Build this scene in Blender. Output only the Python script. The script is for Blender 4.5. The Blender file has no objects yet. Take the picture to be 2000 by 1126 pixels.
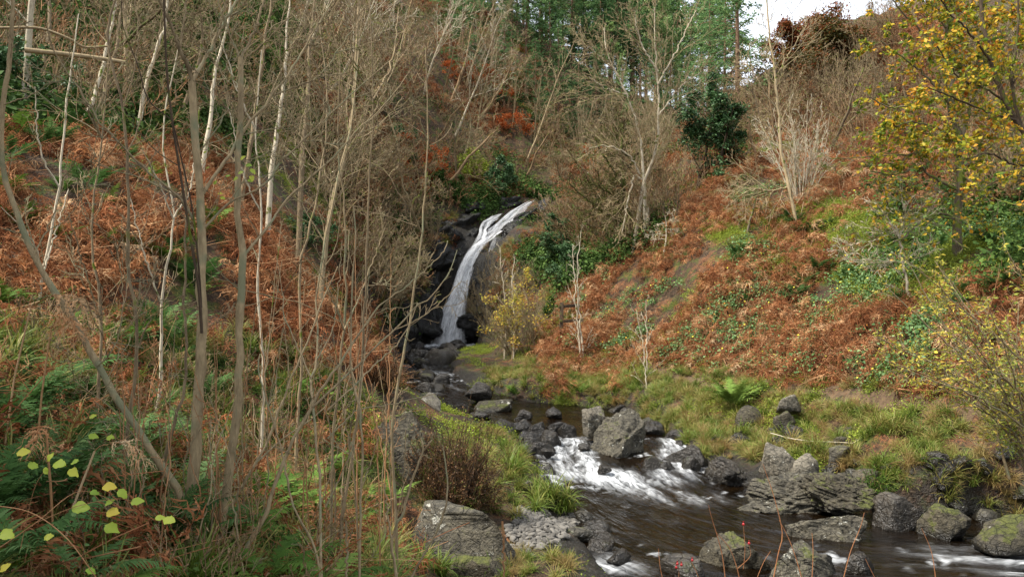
import bpy, math, random
import numpy as np
from mathutils import Vector

# ------------------------------------------------------------------ camera, sky, sun, exposure
scene = bpy.context.scene
COL = scene.collection
F, HX, HY = 1540.0, 1000.0, 590.0            # focal length in photo pixels, principal column, horizon row
cd = bpy.data.cameras.new('camera'); cam = bpy.data.objects.new('camera', cd); COL.objects.link(cam)
cd.sensor_width = 36.0; cd.lens = 36.0 * F / 2000.0
cd.shift_y = (HY - 563.0) / 2000.0
cd.clip_start = 0.05; cd.clip_end = 2000.0
cam.location = (0, 0, 0); cam.rotation_euler = (math.radians(90), 0, 0)
scene.camera = cam

SUN_EL, SUN_AZ = math.radians(55), math.radians(-108)   # high, from the left
w = bpy.data.worlds.new('World'); scene.world = w; w.use_nodes = True
nt = w.node_tree; nt.nodes.clear()
out = nt.nodes.new('ShaderNodeOutputWorld'); bg = nt.nodes.new('ShaderNodeBackground')
sky = nt.nodes.new('ShaderNodeTexSky'); sky.sky_type = 'NISHITA'; sky.sun_disc = False
sky.sun_elevation = SUN_EL; sky.sun_rotation = SUN_AZ
tc = nt.nodes.new('ShaderNodeTexCoord'); nz = nt.nodes.new('ShaderNodeTexNoise')
nz.inputs['Scale'].default_value = 2.2; nz.inputs['Detail'].default_value = 6
rmp = nt.nodes.new('ShaderNodeValToRGB')
rmp.color_ramp.elements[0].position = .30; rmp.color_ramp.elements[0].color = (3.6, 3.9, 4.4, 1)
rmp.color_ramp.elements[1].position = .70; rmp.color_ramp.elements[1].color = (5.4, 5.6, 5.9, 1)
mix = nt.nodes.new('ShaderNodeMixRGB'); mix.inputs[0].default_value = .88   # overcast: cloud sheet over the blue
nt.links.new(tc.outputs['Generated'], nz.inputs['Vector']); nt.links.new(nz.outputs['Fac'], rmp.inputs['Fac'])
nt.links.new(sky.outputs['Color'], mix.inputs[1]); nt.links.new(rmp.outputs['Color'], mix.inputs[2])
nt.links.new(mix.outputs['Color'], bg.inputs['Color']); bg.inputs['Strength'].default_value = 0.05
nt.links.new(bg.outputs[0], out.inputs['Surface'])

sl = bpy.data.lights.new('sun', 'SUN'); sun = bpy.data.objects.new('sun', sl); COL.objects.link(sun)
sl.energy = 1.5; sl.angle = math.radians(12); sl.color = (1.0, .95, .87)
sd = Vector((math.sin(SUN_AZ) * math.cos(SUN_EL), math.cos(SUN_AZ) * math.cos(SUN_EL), math.sin(SUN_EL)))
sun.rotation_euler = sd.to_track_quat('Z', 'Y').to_euler()
sun.location = (0, 0, 40)
vs = scene.view_settings
vs.view_transform = 'Standard'; vs.look = 'None'; vs.gamma = 1.0; vs.use_curve_mapping = False; vs.exposure = 2.62
scene.cycles.max_bounces = 4; scene.cycles.diffuse_bounces = 1; scene.cycles.glossy_bounces = 2; scene.cycles.transmission_bounces = 3; scene.cycles.transparent_max_bounces = 8

# ------------------------------------------------------------------ maths helpers
R0 = np.random.default_rng(11)
def at(px, py, d):
    return np.array([(px - HX) / F * d, d, (HY - py) / F * d])
def proj(X, Y, Z):
    return HX + X / Y * F, HY - Z / Y * F

def _h(i, j, k):
    n = (i * 374761393 + j * 668265263 + k * 2147483647 + 1013904223) & 0xFFFFFFFF
    n = ((n ^ (n >> 13)) * 1274126177) & 0xFFFFFFFF
    n = (n ^ (n >> 16)) & 0xFFFF
    return n / 65535.0
def noise3(x, y, z):
    x = np.asarray(x, float); y = np.asarray(y, float) + 0 * x; z = np.asarray(z, float) + 0 * x
    i = np.floor(x).astype(np.int64); j = np.floor(y).astype(np.int64); k = np.floor(z).astype(np.int64)
    u, v, s = x - i, y - j, z - k
    u = u * u * (3 - 2 * u); v = v * v * (3 - 2 * v); s = s * s * (3 - 2 * s)
    r = 0
    for a in (0, 1):
        for b in (0, 1):
            for c in (0, 1):
                r = r + _h(i + a, j + b, k + c) * (u if a else 1 - u) * (v if b else 1 - v) * (s if c else 1 - s)
    return r * 2 - 1
def fbm(x, y, z=0.0, o=4, lac=2.1, g=.5):
    r = 0; a = 1.0; f = 1.0
    for q in range(o):
        r = r + a * noise3(np.asarray(x) * f + 17.3 * q, np.asarray(y) * f - 9.1 * q, np.asarray(z) * f + 3.7 * q); a *= g; f *= lac
    return r
def sstep(a, b, x):
    t = np.clip((x - a) / (b - a), 0, 1); return t * t * (3 - 2 * t)
def nrm(v):
    return v / np.maximum(np.linalg.norm(v, axis=-1, keepdims=True), 1e-9)
def in_poly(px, py, poly):
    px = np.asarray(px); py = np.asarray(py); r = np.zeros(px.shape, bool); n = len(poly)
    for a in range(n):
        x0, y0 = poly[a]; x1, y1 = poly[(a + 1) % n]
        if y0 == y1: continue
        c = ((y0 > py) != (y1 > py)) & (px < (x1 - x0) * (py - y0) / (y1 - y0) + x0)
        r ^= c
    return r
def catmull(P, n):
    P = np.asarray(P, float)
    if len(P) == 2: P = np.stack([P[0], (P[0] + P[1]) / 2, P[1]])
    Q = np.vstack([2 * P[0] - P[1], P, 2 * P[-1] - P[-2]])
    seg = np.linalg.norm(np.diff(P[:, :3], axis=0), axis=1); s = np.concatenate([[0], np.cumsum(seg)])
    t = np.linspace(0, s[-1] * .99999, n); k = np.clip(np.searchsorted(s, t, 'right') - 1, 0, len(P) - 2)
    u = ((t - s[k]) / np.maximum(seg[k], 1e-9))[:, None]
    a, b, c, d = Q[k], Q[k + 1], Q[k + 2], Q[k + 3]
    return .5 * (2 * b + (c - a) * u + (2 * a - 5 * b + 4 * c - d) * u ** 2 + (3 * b - a - 3 * c + d) * u ** 3)

# ------------------------------------------------------------------ mesh helpers
class MB:
    """collects tubes, ribbons, quads and triangles; build() links them as ONE mesh object"""
    def __init__(s): s.V = []; s.T = []; s.Q = []; s.A = []; s.n = 0
    def add(s, V, tri=None, quad=None, v=0.5):
        V = np.asarray(V, float).reshape(-1, 3); b = s.n; s.V.append(V); s.n += len(V)
        if tri is not None and len(tri): s.T.append(np.asarray(tri, np.int64).reshape(-1, 3) + b)
        if quad is not None and len(quad): s.Q.append(np.asarray(quad, np.int64).reshape(-1, 4) + b)
        s.A.append(np.broadcast_to(np.asarray(v, float), (len(V),)).copy())
    def tubes(s, P, R, k=3, v=0.5):
        P = np.asarray(P, float); R = np.asarray(R, float)
        if P.ndim == 2: P = P[None]; R = R[None]
        M, n, _ = P.shape
        T = nrm(np.gradient(P, axis=1))
        m = nrm(P[:, -1] - P[:, 0]); ref = np.where(np.abs(m[:, 2:3]) > .75, np.array([[1.0, .2, 0]]), np.array([[.1, 0, 1.0]]))[:, None]
        A = nrm(np.cross(T, ref)); B = np.cross(T, A)
        th = np.arange(k) / k * 2 * math.pi
        V = P[:, :, None] + R[:, :, None, None] * (A[:, :, None] * np.cos(th)[None, None, :, None] + B[:, :, None] * np.sin(th)[None, None, :, None])
        i = np.arange(n - 1)[:, None] * k; j = np.arange(k)[None]; j2 = (j + 1) % k
        q = np.stack([i + j, i + j2, i + k + j2, i + k + j], -1).reshape(-1, 4)
        q = (np.arange(M)[:, None, None] * (n * k) + q[None]).reshape(-1, 4)
        vv = np.asarray(v, float)
        if vv.ndim == 1 and len(vv) == M: vv = np.repeat(vv, n * k)
        s.add(V, quad=q, v=vv)
    def ribbons(s, P, W, S, v=0.5):
        """P (M,n,3) centre lines, W (M,n) half widths, S (M,3) or (M,n,3) side vectors"""
        P = np.asarray(P, float); M, n, _ = P.shape; S = np.asarray(S, float)
        if S.ndim == 2: S = S[:, None]
        V = np.stack([P - S * W[..., None], P + S * W[..., None]], 2)
        i = np.arange(n - 1) * 2
        q = np.stack([i, i + 1, i + 3, i + 2], -1); q = (np.arange(M)[:, None, None] * (2 * n) + q[None]).reshape(-1, 4)
        vv = np.asarray(v, float)
        if vv.ndim == 1 and len(vv) == M: vv = np.repeat(vv, 2 * n)
        s.add(V, quad=q, v=vv)
    def leaves(s, C, size, rng, v=0.5, up=.5, asp=.55, d=None):
        """folded diamond leaves at points C; size (M,)"""
        C = np.asarray(C, float); M = len(C)
        if d is None: d = nrm(rng.normal(size=(M, 3)) * np.array([1, 1, .6]))
        nn = nrm(rng.normal(size=(M, 3)) * (1 - up) + np.array([0, 0, up])); sd_ = nrm(np.cross(d, nn)); nn = np.cross(sd_, d)
        L = np.broadcast_to(np.asarray(size, float), (M,))[:, None]
        a = C; b = C + d * L * .5 + sd_ * L * asp * .5 + nn * L * .12; c = C + d * L - nn * L * .1; e = C + d * L * .5 - sd_ * L * asp * .5 + nn * L * .12
        V = np.stack([a, b, c, e], 1); q = np.arange(M)[:, None] * 4
        t = np.concatenate([q + np.array([[0, 1, 2]]), q + np.array([[0, 2, 3]])], 0)
        vv = np.asarray(v, float)
        if vv.ndim == 1 and len(vv) == M: vv = np.repeat(vv, 4)
        s.add(V, tri=t, v=vv)
    def mesh(s, name, mat, smooth=True, extra=None):
        V = np.concatenate(s.V); me = bpy.data.meshes.new(name)
        T = np.concatenate(s.T) if s.T else np.zeros((0, 3), np.int64); Q = np.concatenate(s.Q) if s.Q else np.zeros((0, 4), np.int64)
        me.vertices.add(len(V)); me.vertices.foreach_set('co', V.astype(np.float32).ravel())
        nl = T.size + Q.size; me.loops.add(nl); me.loops.foreach_set('vertex_index', np.concatenate([T.ravel(), Q.ravel()]).astype(np.int32))
        st = np.concatenate([np.arange(len(T)) * 3, T.size + np.arange(len(Q)) * 4]).astype(np.int32)
        me.polygons.add(len(st)); me.polygons.foreach_set('loop_start', st)
        if smooth: me.polygons.foreach_set('use_smooth', np.ones(len(st), bool))
        a = me.attributes.new('v', 'FLOAT', 'POINT'); a.data.foreach_set('value', np.concatenate(s.A).astype(np.float32))
        for k, val in (extra or {}).items():
            a = me.attributes.new(k, 'FLOAT', 'POINT'); a.data.foreach_set('value', np.asarray(val, np.float32).ravel())
        if mat is not None: me.materials.append(mat)
        me.update(calc_edges=True); me.validate()
        return me
    def build(s, name, mat, parent=None, smooth=True, extra=None):
        return link(name, s.mesh(name, mat, smooth, extra), parent)
def link(name, data, parent=None, loc=None, rz=0.0, sc=1.0):
    o = bpy.data.objects.new(name, data); COL.objects.link(o)
    if parent is not None: o.parent = parent
    if loc is not None: o.location = [float(q) for q in loc]
    if rz: o.rotation_euler = (0, 0, rz)
    if not np.isscalar(sc): o.scale = [float(q) for q in sc]
    elif sc != 1.0: o.scale = (sc, sc, sc)
    return o
def tag(o, label=None, cat=None, group=None, kind=None):
    if label: o['label'] = label
    if cat: o['category'] = cat
    if group: o['group'] = group
    if kind: o['kind'] = kind
    return o
def thing(name, loc, label, cat, group=None, rz=0.0, sc=1.0):
    return tag(link(name, None, None, loc, rz, sc), label, cat, group)
def place(proto, loc, rz, sc, label, cat, group, tilt=(0, 0)):
    """proto = (name, [(part name, mesh)]) : a new thing with parts sharing the mesh data"""
    o = thing(proto[0], loc, label, cat, group, 0, sc); o.rotation_euler = (tilt[0], tilt[1], rz)
    for nm, me in proto[1]: link(nm, me, o)
    return o

# ------------------------------------------------------------------ material helpers
def lin(h):
    h = h.lstrip('#'); c = [int(h[q:q + 2], 16) / 255 for q in (0, 2, 4)]
    return tuple((x / 12.92 if x <= .04045 else ((x + .055) / 1.055) ** 2.4) for x in c) + (1.0,)
class NT:
    def __init__(s, name):
        s.m = bpy.data.materials.new(name); s.m.use_nodes = True; s.t = s.m.node_tree; s.t.nodes.clear()
        s.o = s.n('ShaderNodeOutputMaterial')
    def n(s, typ, **kw):
        q = s.t.nodes.new(typ)
        for k, v in kw.items():
            if k.startswith('i_'): q.inputs[int(k[2:]) if k[2:].isdigit() else k[2:].replace('_', ' ')].default_value = v
            else: setattr(q, k, v)
        return q
    def l(s, a, b): s.t.links.new(a, b); return b
    def math(s, op, a, b=None, clamp=False):
        q = s.n('ShaderNodeMath', operation=op, use_clamp=clamp)
        for i, x in enumerate((a, b)):
            if x is None: continue
            if isinstance(x, (int, float)): q.inputs[i].default_value = x
            else: s.l(x, q.inputs[i])
        return q.outputs[0]
    def mix(s, fac, a, b, typ='MIX'):
        q = s.n('ShaderNodeMixRGB', blend_type=typ)
        for i, x in enumerate((fac, a, b)):
            if isinstance(x, (int, float)): q.inputs[i].default_value = x
            elif isinstance(x, tuple): q.inputs[i].default_value = x
            else: s.l(x, q.inputs[i])
        return q.outputs[0]
    def ramp(s, fac, stops):
        q = s.n('ShaderNodeValToRGB'); e = q.color_ramp.elements
        while len(e) < len(stops): e.new(.5)
        for i, (p, c) in enumerate(stops):
            e[i].position = p; e[i].color = c if isinstance(c, tuple) else (c, c, c, 1)
        s.l(fac, q.inputs[0]); return q.outputs[0]
    def noise(s, scale, detail=4, vec=None, rough=.55, dist=0.0):
        q = s.n('ShaderNodeTexNoise'); q.inputs['Scale'].default_value = scale; q.inputs['Detail'].default_value = detail
        q.inputs['Roughness'].default_value = rough; q.inputs['Distortion'].default_value = dist
        if vec is not None: s.l(vec, q.inputs['Vector'])
        return q.outputs['Fac']
    def attr(s, name): return s.n('ShaderNodeAttribute', attribute_name=name).outputs['Fac']
    def pos(s): return s.n('ShaderNodeNewGeometry').outputs['Position']
    def obj(s): return s.n('ShaderNodeTexCoord').outputs['Object']
    def rand(s): return s.n('ShaderNodeObjectInfo').outputs['Random']
    def bump(s, h, strength=.5, dist=.02):
        q = s.n('ShaderNodeBump'); q.inputs['Strength'].default_value = strength; q.inputs['Distance'].default_value = dist
        s.l(h, q.inputs['Height']); return q.outputs[0]
    def principled(s, col, rough=.8, spec=.3, normal=None):
        q = s.n('ShaderNodeBsdfPrincipled')
        if isinstance(col, tuple): q.inputs['Base Color'].default_value = col
        else: s.l(col, q.inputs['Base Color'])
        if isinstance(rough, (int, float)): q.inputs['Roughness'].default_value = rough
        else: s.l(rough, q.inputs['Roughness'])
        q.inputs['Specular IOR Level'].default_value = spec
        if normal is not None: s.l(normal, q.inputs['Normal'])
        return q
    def done(s, sh): s.l(sh, s.o.inputs['Surface']); return s.m

def leaf_mat(name, stops, rw=.55, trans=.3, rough=.55, spec=.25):
    """stops: colour ramp over (per-copy random, per-leaf value 'v')"""
    N = NT(name)
    f = N.math('ADD', N.math('MULTIPLY', N.rand(), rw), N.math('MULTIPLY', N.attr('v'), 1 - rw))
    c = N.ramp(f, stops)
    p = N.principled(c, rough, spec); t = N.n('ShaderNodeBsdfTranslucent'); N.l(c, t.inputs[0])
    x = N.n('ShaderNodeMixShader'); x.inputs[0].default_value = trans
    N.l(p.outputs[0], x.inputs[1]); N.l(t.outputs[0], x.inputs[2]); return N.done(x.outputs[0])
def bark_mat(name, c0, c1, moss=0.0, mossc='#5a6420', scale=38, rw=.5):
    N = NT(name); P = N.obj()
    mp = N.n('ShaderNodeMapping'); mp.inputs['Scale'].default_value = (1, 1, .3); N.l(P, mp.inputs[0])
    n1 = N.noise(scale, 3, mp.outputs[0], .75); n2 = N.noise(5.0, 2, P)
    f = N.math('ADD', N.math('ADD', N.math('MULTIPLY', n1, .45), N.math('MULTIPLY', n2, .35)), N.math('ADD', N.math('MULTIPLY', N.rand(), rw * .25), N.math('MULTIPLY', N.attr('v'), .3)))
    c = N.ramp(f, [(.40, lin(c0)), (.78, lin(c1))])
    if moss > 0:
        nz_ = N.n('ShaderNodeSeparateXYZ'); g = N.n('ShaderNodeNewGeometry'); N.l(g.outputs['Normal'], nz_.inputs[0])
        mf = N.ramp(N.math('ADD', n2, N.math('MULTIPLY', nz_.outputs[2], .12)), [(.62 - moss * .35, 0.0), (.70 - moss * .3, 1.0)])
        c = N.mix(mf, c, lin(mossc))
    return N.done(N.principled(c, .85, .2, N.bump(n1, .5, .01)).outputs[0])

# ------------------------------------------------------------------ scatter (geometry nodes) for uncountable ground cover
def eulers(nz_, spin):
    """Z axis to nz_ (M,3), then spin about it; returns XYZ eulers"""
    z = nrm(nz_); x = np.stack([np.cos(spin), np.sin(spin), 0 * spin], 1); y = nrm(np.cross(z, x)); x = np.cross(y, z)
    R = np.stack([x, y, z], 2)
    return np.stack([np.arctan2(R[:, 2, 1], R[:, 2, 2]), -np.arcsin(np.clip(R[:, 2, 0], -1, 1)), np.arctan2(R[:, 1, 0], R[:, 0, 0])], 1)
def scatter(name, label, cat, pts, rot, scl, meshes):
    c = bpy.data.collections.new(name + '_pieces')
    for i, me in enumerate(meshes): c.objects.link(bpy.data.objects.new('%s_piece_%02d' % (name, i), me))
    me = bpy.data.meshes.new(name); me.vertices.add(len(pts)); me.vertices.foreach_set('co', np.asarray(pts, np.float32).ravel())
    a = me.attributes.new('rot', 'FLOAT_VECTOR', 'POINT'); a.data.foreach_set('vector', np.asarray(rot, np.float32).ravel())
    a = me.attributes.new('scl', 'FLOAT', 'POINT'); a.data.foreach_set('value', np.asarray(scl, np.float32).ravel())
    a = me.attributes.new('idx', 'INT', 'POINT'); a.data.foreach_set('value', (np.arange(len(pts)) * 7919 // 3 % len(meshes)).astype(np.int32))
    g = bpy.data.node_groups.new(name + '_nodes', 'GeometryNodeTree')
    g.interface.new_socket('Geometry', in_out='INPUT', socket_type='NodeSocketGeometry'); g.interface.new_socket('Geometry', in_out='OUTPUT', socket_type='NodeSocketGeometry')
    gi = g.nodes.new('NodeGroupInput'); go = g.nodes.new('NodeGroupOutput'); ip = g.nodes.new('GeometryNodeInstanceOnPoints')
    ci = g.nodes.new('GeometryNodeCollectionInfo'); ci.inputs['Collection'].default_value = c
    ci.inputs['Separate Children'].default_value = True; ci.inputs['Reset Children'].default_value = True
    def na(nm, ty):
        q = g.nodes.new('GeometryNodeInputNamedAttribute'); q.data_type = ty; q.inputs['Name'].default_value = nm; return q.outputs['Attribute']
    g.links.new(gi.outputs[0], ip.inputs['Points']); g.links.new(ci.outputs[0], ip.inputs['Instance']); ip.inputs['Pick Instance'].default_value = True
    g.links.new(na('idx', 'INT'), ip.inputs['Instance Index']); g.links.new(na('rot', 'FLOAT_VECTOR'), ip.inputs['Rotation']); g.links.new(na('scl', 'FLOAT'), ip.inputs['Scale'])
    g.links.new(ip.outputs[0], go.inputs[0])
    o = link(name, me); md = o.modifiers.new('scatter', 'NODES'); md.node_group = g
    return tag(o, label, cat, None, 'stuff')
# ------------------------------------------------------------------ terrain
def PX(*L): return [tuple(at(*q)) for q in L]
CP = [(-1,0,-1.6),(.8,0,-1.75),(-4,0,-.2),(-10,-2,1.5),(5,0,-2.3),(12,0,-2.2),(20,2,-.5),(0,-8,-1.2),(14,-8,-1.5),(-14,-8,3),
 (-1,3.5,-1.65),(-2.6,3.4,-.85),(-1.9,2.3,-.95),(-1.8,4.4,-1.5),(-4.5,4,0.05),(.5,5,-2.25),(2.5,5,-2.35),(5,5,-2.4),(8,5.5,-2.4),
 (-2,7,-1.8),(-4,7,-.55),(-6,7,.3),(-8,8,1.4),(-.5,8.2,-3.0),(-1.15,8.0,-2.75),(-1.3,9.2,-2.8),(-.8,10.4,-2.65),(-2.2,10,-1.95),(-4,10.5,-.5),(-7,11,1.6),(-5,13,1.5),(-10,11,3.0),
 (-.6,12.5,-2.55),(.1,14,-2.65),(-1.8,13,-1.9),(-1.2,17,-2.4),(-3,17,-1.5),(-3,20,-2.1),(-5,19,.5),(-4.2,24,-1.7),(-6.5,24,1.4),
 (-12,15,4.6),(-16,20,8.2),(-16,25,10),(-11,28,7.2),(-25,30,16),(-14,36,13),(-10.4,40,13),(-7,38,6.8),(-6.2,35,2.8),(-5.8,33,.4),(-20,45,20),
 (-35,25,22),(-30,8,14),(-20,5,8),(-55,40,34),(-60,10,30),(-45,70,42),(-20,70,31),(-10,55,21),(-15,8,5),(-60,110,55),(-20,110,38),
 (-2.8,36.0,-2.0),(-1.9,38.0,2.4),(0,39.4,4.1),(1.1,41,5.2),(3,45,6.4),(6,52,8.6)] + \
 PX((700,500,28),(740,620,29),(600,400,27),(500,250,30),(780,430,37.5),(860,440,39.5),(850,380,42),(930,380,43),
 (1000,320,50),(1100,335,48),(1000,220,58),(1050,480,37.5),(1000,560,36),(965,645,34.5),(1085,450,36.5),(1100,560,32),(1060,620,30),(1000,690,28),(930,722,27),
 (1100,690,25),(1000,752,22),(1200,708,24),(1200,600,27),(1270,470,28),(1150,420,34),(1200,380,36),(1300,400,32),
 (1550,440,24),(1870,500,17),(2000,600,14),(1600,600,19.5),(1400,560,22.5),(1650,300,32),(1600,170,42),(1360,350,33),(1450,290,42),(1280,330,42),
 (1250,250,66),(1350,245,70),(1100,235,66),(1000,155,66),(900,40,68),(1000,40,82),(1120,120,84),(1220,190,84),(1330,225,84),(1480,180,47),(1550,118,45),(1650,48,46),(1800,22,44),(2000,0,38),(2200,-20,34),
 (1900,250,27),(2000,400,20),(1750,300,31),(2300,300,20),(2400,500,15),
 (1500,757,17),(1350,742,20),(1700,782,15),(1950,808,13),(2200,832,12),(1400,832,16.5),(1500,862,15.3),(1650,885,13.8),(1800,905,12.5),(2000,935,11.5),(1250,800,19),(1100,772,21.5)) + \
 [(15,95,16),(30,105,15),(25,60,17.5),(40,50,20),(35,25,13),(22,75,14),(60,60,20),(60,10,12),(60,110,16),(0,110,34),(40,-8,6)]
CP = np.array(CP, float)
def tps_fit(C, lam=.02):
    n = len(C); r = np.linalg.norm(C[:, None, :2] - C[None, :, :2], axis=2); K = np.where(r > 0, r * r * np.log(r + 1e-12), 0) + lam * np.eye(n) * 10
    P = np.c_[np.ones(n), C[:, :2]]; A = np.block([[K, P], [P.T, np.zeros((3, 3))]])
    return np.linalg.solve(A, np.r_[C[:, 2], 0, 0, 0])
TW = tps_fit(CP)
def tps(X, Y):
    s = X.shape; X = X.ravel(); Y = Y.ravel(); o = np.empty(len(X))
    for a in range(0, len(X), 20000):
        x = X[a:a + 20000]; y = Y[a:a + 20000]; r2 = (x[:, None] - CP[None, :, 0]) ** 2 + (y[:, None] - CP[None, :, 1]) ** 2
        o[a:a + 20000] = (np.where(r2 > 0, .5 * r2 * np.log(r2 + 1e-12), 0)) @ TW[:-3] + TW[-3] + TW[-2] * x + TW[-1] * y
    return o.reshape(s)
# stream centre line: X, Y, half width, water level
ST = np.array([(16,9.0,2.2,-3.36),(10,9.6,2.2,-3.30),(6.5,9.8,2.1,-3.24),(4.0,10.1,2.9,-3.20),(2.85,11.8,1.85,-3.20),(2.3,13.3,1.6,-3.16),(1.9,14.8,1.45,-2.98),
 (1.7,16.6,1.55,-2.82),(1.1,18.8,1.9,-2.80),(-.3,20.9,1.3,-2.77),(-1.7,22.8,1.0,-2.64),(-2.8,25,1.0,-2.47),(-3.5,28,1.1,-2.28),(-3.8,31,1.3,-2.12),(-3.3,34.3,1.6,-1.97),(-2.8,36.2,1.3,-1.92)])
SC = catmull(ST, 260)
SS = np.concatenate([[0], np.cumsum(np.linalg.norm(np.diff(SC[:, :2], axis=0), axis=1))])
ST_T = nrm(np.gradient(SC[:, :2], axis=0))
def stream_near(X, Y):
    """signed offset, arclength, half width, level, for points"""
    s = X.shape; X = X.ravel(); Y = Y.ravel(); D = np.empty(len(X)); I = np.empty(len(X), int)
    for a in range(0, len(X), 20000):
        r2 = (X[a:a + 20000, None] - SC[None, :, 0]) ** 2 + (Y[a:a + 20000, None] - SC[None, :, 1]) ** 2
        I[a:a + 20000] = r2.argmin(1); D[a:a + 20000] = np.sqrt(r2.min(1))
    dx = X - SC[I, 0]; dy = Y - SC[I, 1]; t = ST_T[I]
    along = dx * t[:, 0] + dy * t[:, 1]; off = dx * t[:, 1] - dy * t[:, 0]
    return D.reshape(s), off.reshape(s), (SS[I] + along).reshape(s), SC[I, 2].reshape(s), SC[I, 3].reshape(s)
CHUTE = catmull([at(*q) for q in ((1075,365,42.6),(1046,390,41.2),(1028,400,41.0),(1003,420,40.6),(975,446,39.9),(955,462,39.2),(938,476,38.4),(925,492,38.1))], 50)
def ground_exact(X, Y):
    Z = tps(X, Y)
    far = sstep(14, 40, np.hypot(X, Y))
    Z = Z + fbm(X * .35, Y * .35, 1.7, 4) * (.10 + .55 * far) + fbm(X * 1.6, Y * 1.6, 5.0, 3) * (.05 + .10 * far)
    bankz = np.exp(-((X - 6.0) / 3.2) ** 2 - ((Y - 14.5) / 4.0) ** 2)
    Z = Z + bankz * (.26 * fbm(X * 1.1, Y * 1.1, 8., 3) + .07 * noise3(X * 4, Y * 4, 2.))
    D, off, s, hw, lv = stream_near(X, Y)
    hwn = hw * (1 + .16 * noise3(s * .9, np.sign(off) * 5, 2.0))
    t = D - hwn
    bed = lv - .38 + .1 * fbm(X * 1.5, Y * 1.5, 9., 2)
    bank = np.maximum(Z, lv + .07 + .1 * np.clip(t, 0, 1) + .04 * fbm(X * 2, Y * 2, 3., 2))
    m = (np.abs(X) < 8) & (np.abs(Y - 39) < 6)
    if m.any():
        x, y = X[m], Y[m]; r2 = (x[:, None] - CHUTE[None, :, 0]) ** 2 + (y[:, None] - CHUTE[None, :, 1]) ** 2; i = r2.argmin(1)
        Z[m] = np.minimum(Z[m], CHUTE[i, 2] - .4 + .95 * np.clip(np.sqrt(r2.min(1)) - .55, 0, 9) + .12 * noise3(x * 2, y * 2, 1.))
        bank = np.where(m, np.maximum(Z, np.where(Y < 37, lv + .07, -9)), bank)
    k = sstep(-.05, .45, t)
    near = t < 3
    Zc = bed * (1 - k) + np.where(near, bank, Z) * k
    Zc = np.where(t > 2, np.where(t < 3, bank * (3 - t) + Z * (t - 2), Z), Zc)
    return Zc
GX = np.arange(-62, 62.01, .3); GY = np.arange(-9, 112.01, .3)
_gx, _gy = np.meshgrid(GX, GY, indexing='ij'); GZ = ground_exact(_gx, _gy)
def ground(X, Y):
    X = np.asarray(X, float); Y = np.asarray(Y, float)
    u = np.clip((X - GX[0]) / .3, 0, len(GX) - 1.001); v = np.clip((Y - GY[0]) / .3, 0, len(GY) - 1.001)
    i = u.astype(int); j = v.astype(int); a = u - i; b = v - j
    return GZ[i, j] * (1 - a) * (1 - b) + GZ[i + 1, j] * a * (1 - b) + GZ[i, j + 1] * (1 - a) * b + GZ[i + 1, j + 1] * a * b
def gnormal(X, Y, e=.5):
    dx = (ground(X + e, Y) - ground(X - e, Y)) / (2 * e); dy = (ground(X, Y + e) - ground(X, Y - e)) / (2 * e)
    return nrm(np.stack([-dx, -dy, np.ones_like(dx)], -1))
_D = np.concatenate([np.arange(2.2, 30, .08), np.arange(30, 111, .2)])
def hit(px, py, dmin=2.2):
    """first point of the ground that the photo's ray through (px,py) meets"""
    d = _D[_D >= dmin]; X = (px - HX) / F * d; Z = (HY - py) / F * d; g = ground(X, d); k = np.argmax(Z < g)
    if not (Z < g).any(): k = len(d) - 1
    return np.array([X[k], d[k], g[k]])

# visible sheet: fine near, coarse far
ys = [-9.0]
while ys[-1] < 112: ys.append(ys[-1] + max(.10, .011 * abs(ys[-1] + 1)))
ys = np.array(ys); us = np.linspace(-1, 1, 300); us = np.sign(us) * (np.abs(us) ** 1.35)
gy = np.repeat(ys[:, None], len(us), 1); gx = us[None] * np.clip(10 + 1.15 * np.abs(gy), 12, 62)
gz = ground_exact(gx, gy)
nY, nX = gx.shape; ii = (np.arange(nY - 1)[:, None] * nX + np.arange(nX - 1)[None]).ravel()
TD, TO, TS, THW, TLV = stream_near(gx, gy)
# ---- zones of the ground's own cover (litter, moss, bare path, wet rock)
PATH = catmull([hit(q, r)[:2].tolist() + [0] for q, r in ((1150,695),(1230,715),(1340,742),(1440,755),(1540,760),(1640,772),(1760,788),(1900,800),(2050,815))], 120)
def path_dist(X, Y):
    s = X.shape; r = np.full(X.size, 99.); x = X.ravel(); y = Y.ravel()
    m = (x > 0) & (x < 14) & (y > 9) & (y < 30); xm, ym = x[m], y[m]; q = np.full(len(xm), 99.)
    for a in range(len(PATH)): q = np.minimum(q, (xm - PATH[a, 0]) ** 2 + (ym - PATH[a, 1]) ** 2)
    r[m] = np.sqrt(q); return np.where(r > 90, 99, r).reshape(s)
pathm = 1 - sstep(.03, .22, path_dist(gx, gy) + .12 * noise3(gx * 3, gy * 3, 0))
slope = 1 - gnormal(gx, gy, .6)[..., 2]
wetrock = (1 - sstep(.05, 1.1, TD - THW + .5 * noise3(gx * 1.3, gy * 1.3, 4.)))
cliff = np.exp(-(((gx + 1.0) / 4.2) ** 2 + ((gy - 37.5) / 4.2) ** 2) ** 1.5) * sstep(-3, -1.5, gz) * sstep(.05, .3, slope)
wetrock = np.clip(np.maximum(wetrock, cliff * 1.2), 0, 1)

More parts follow.
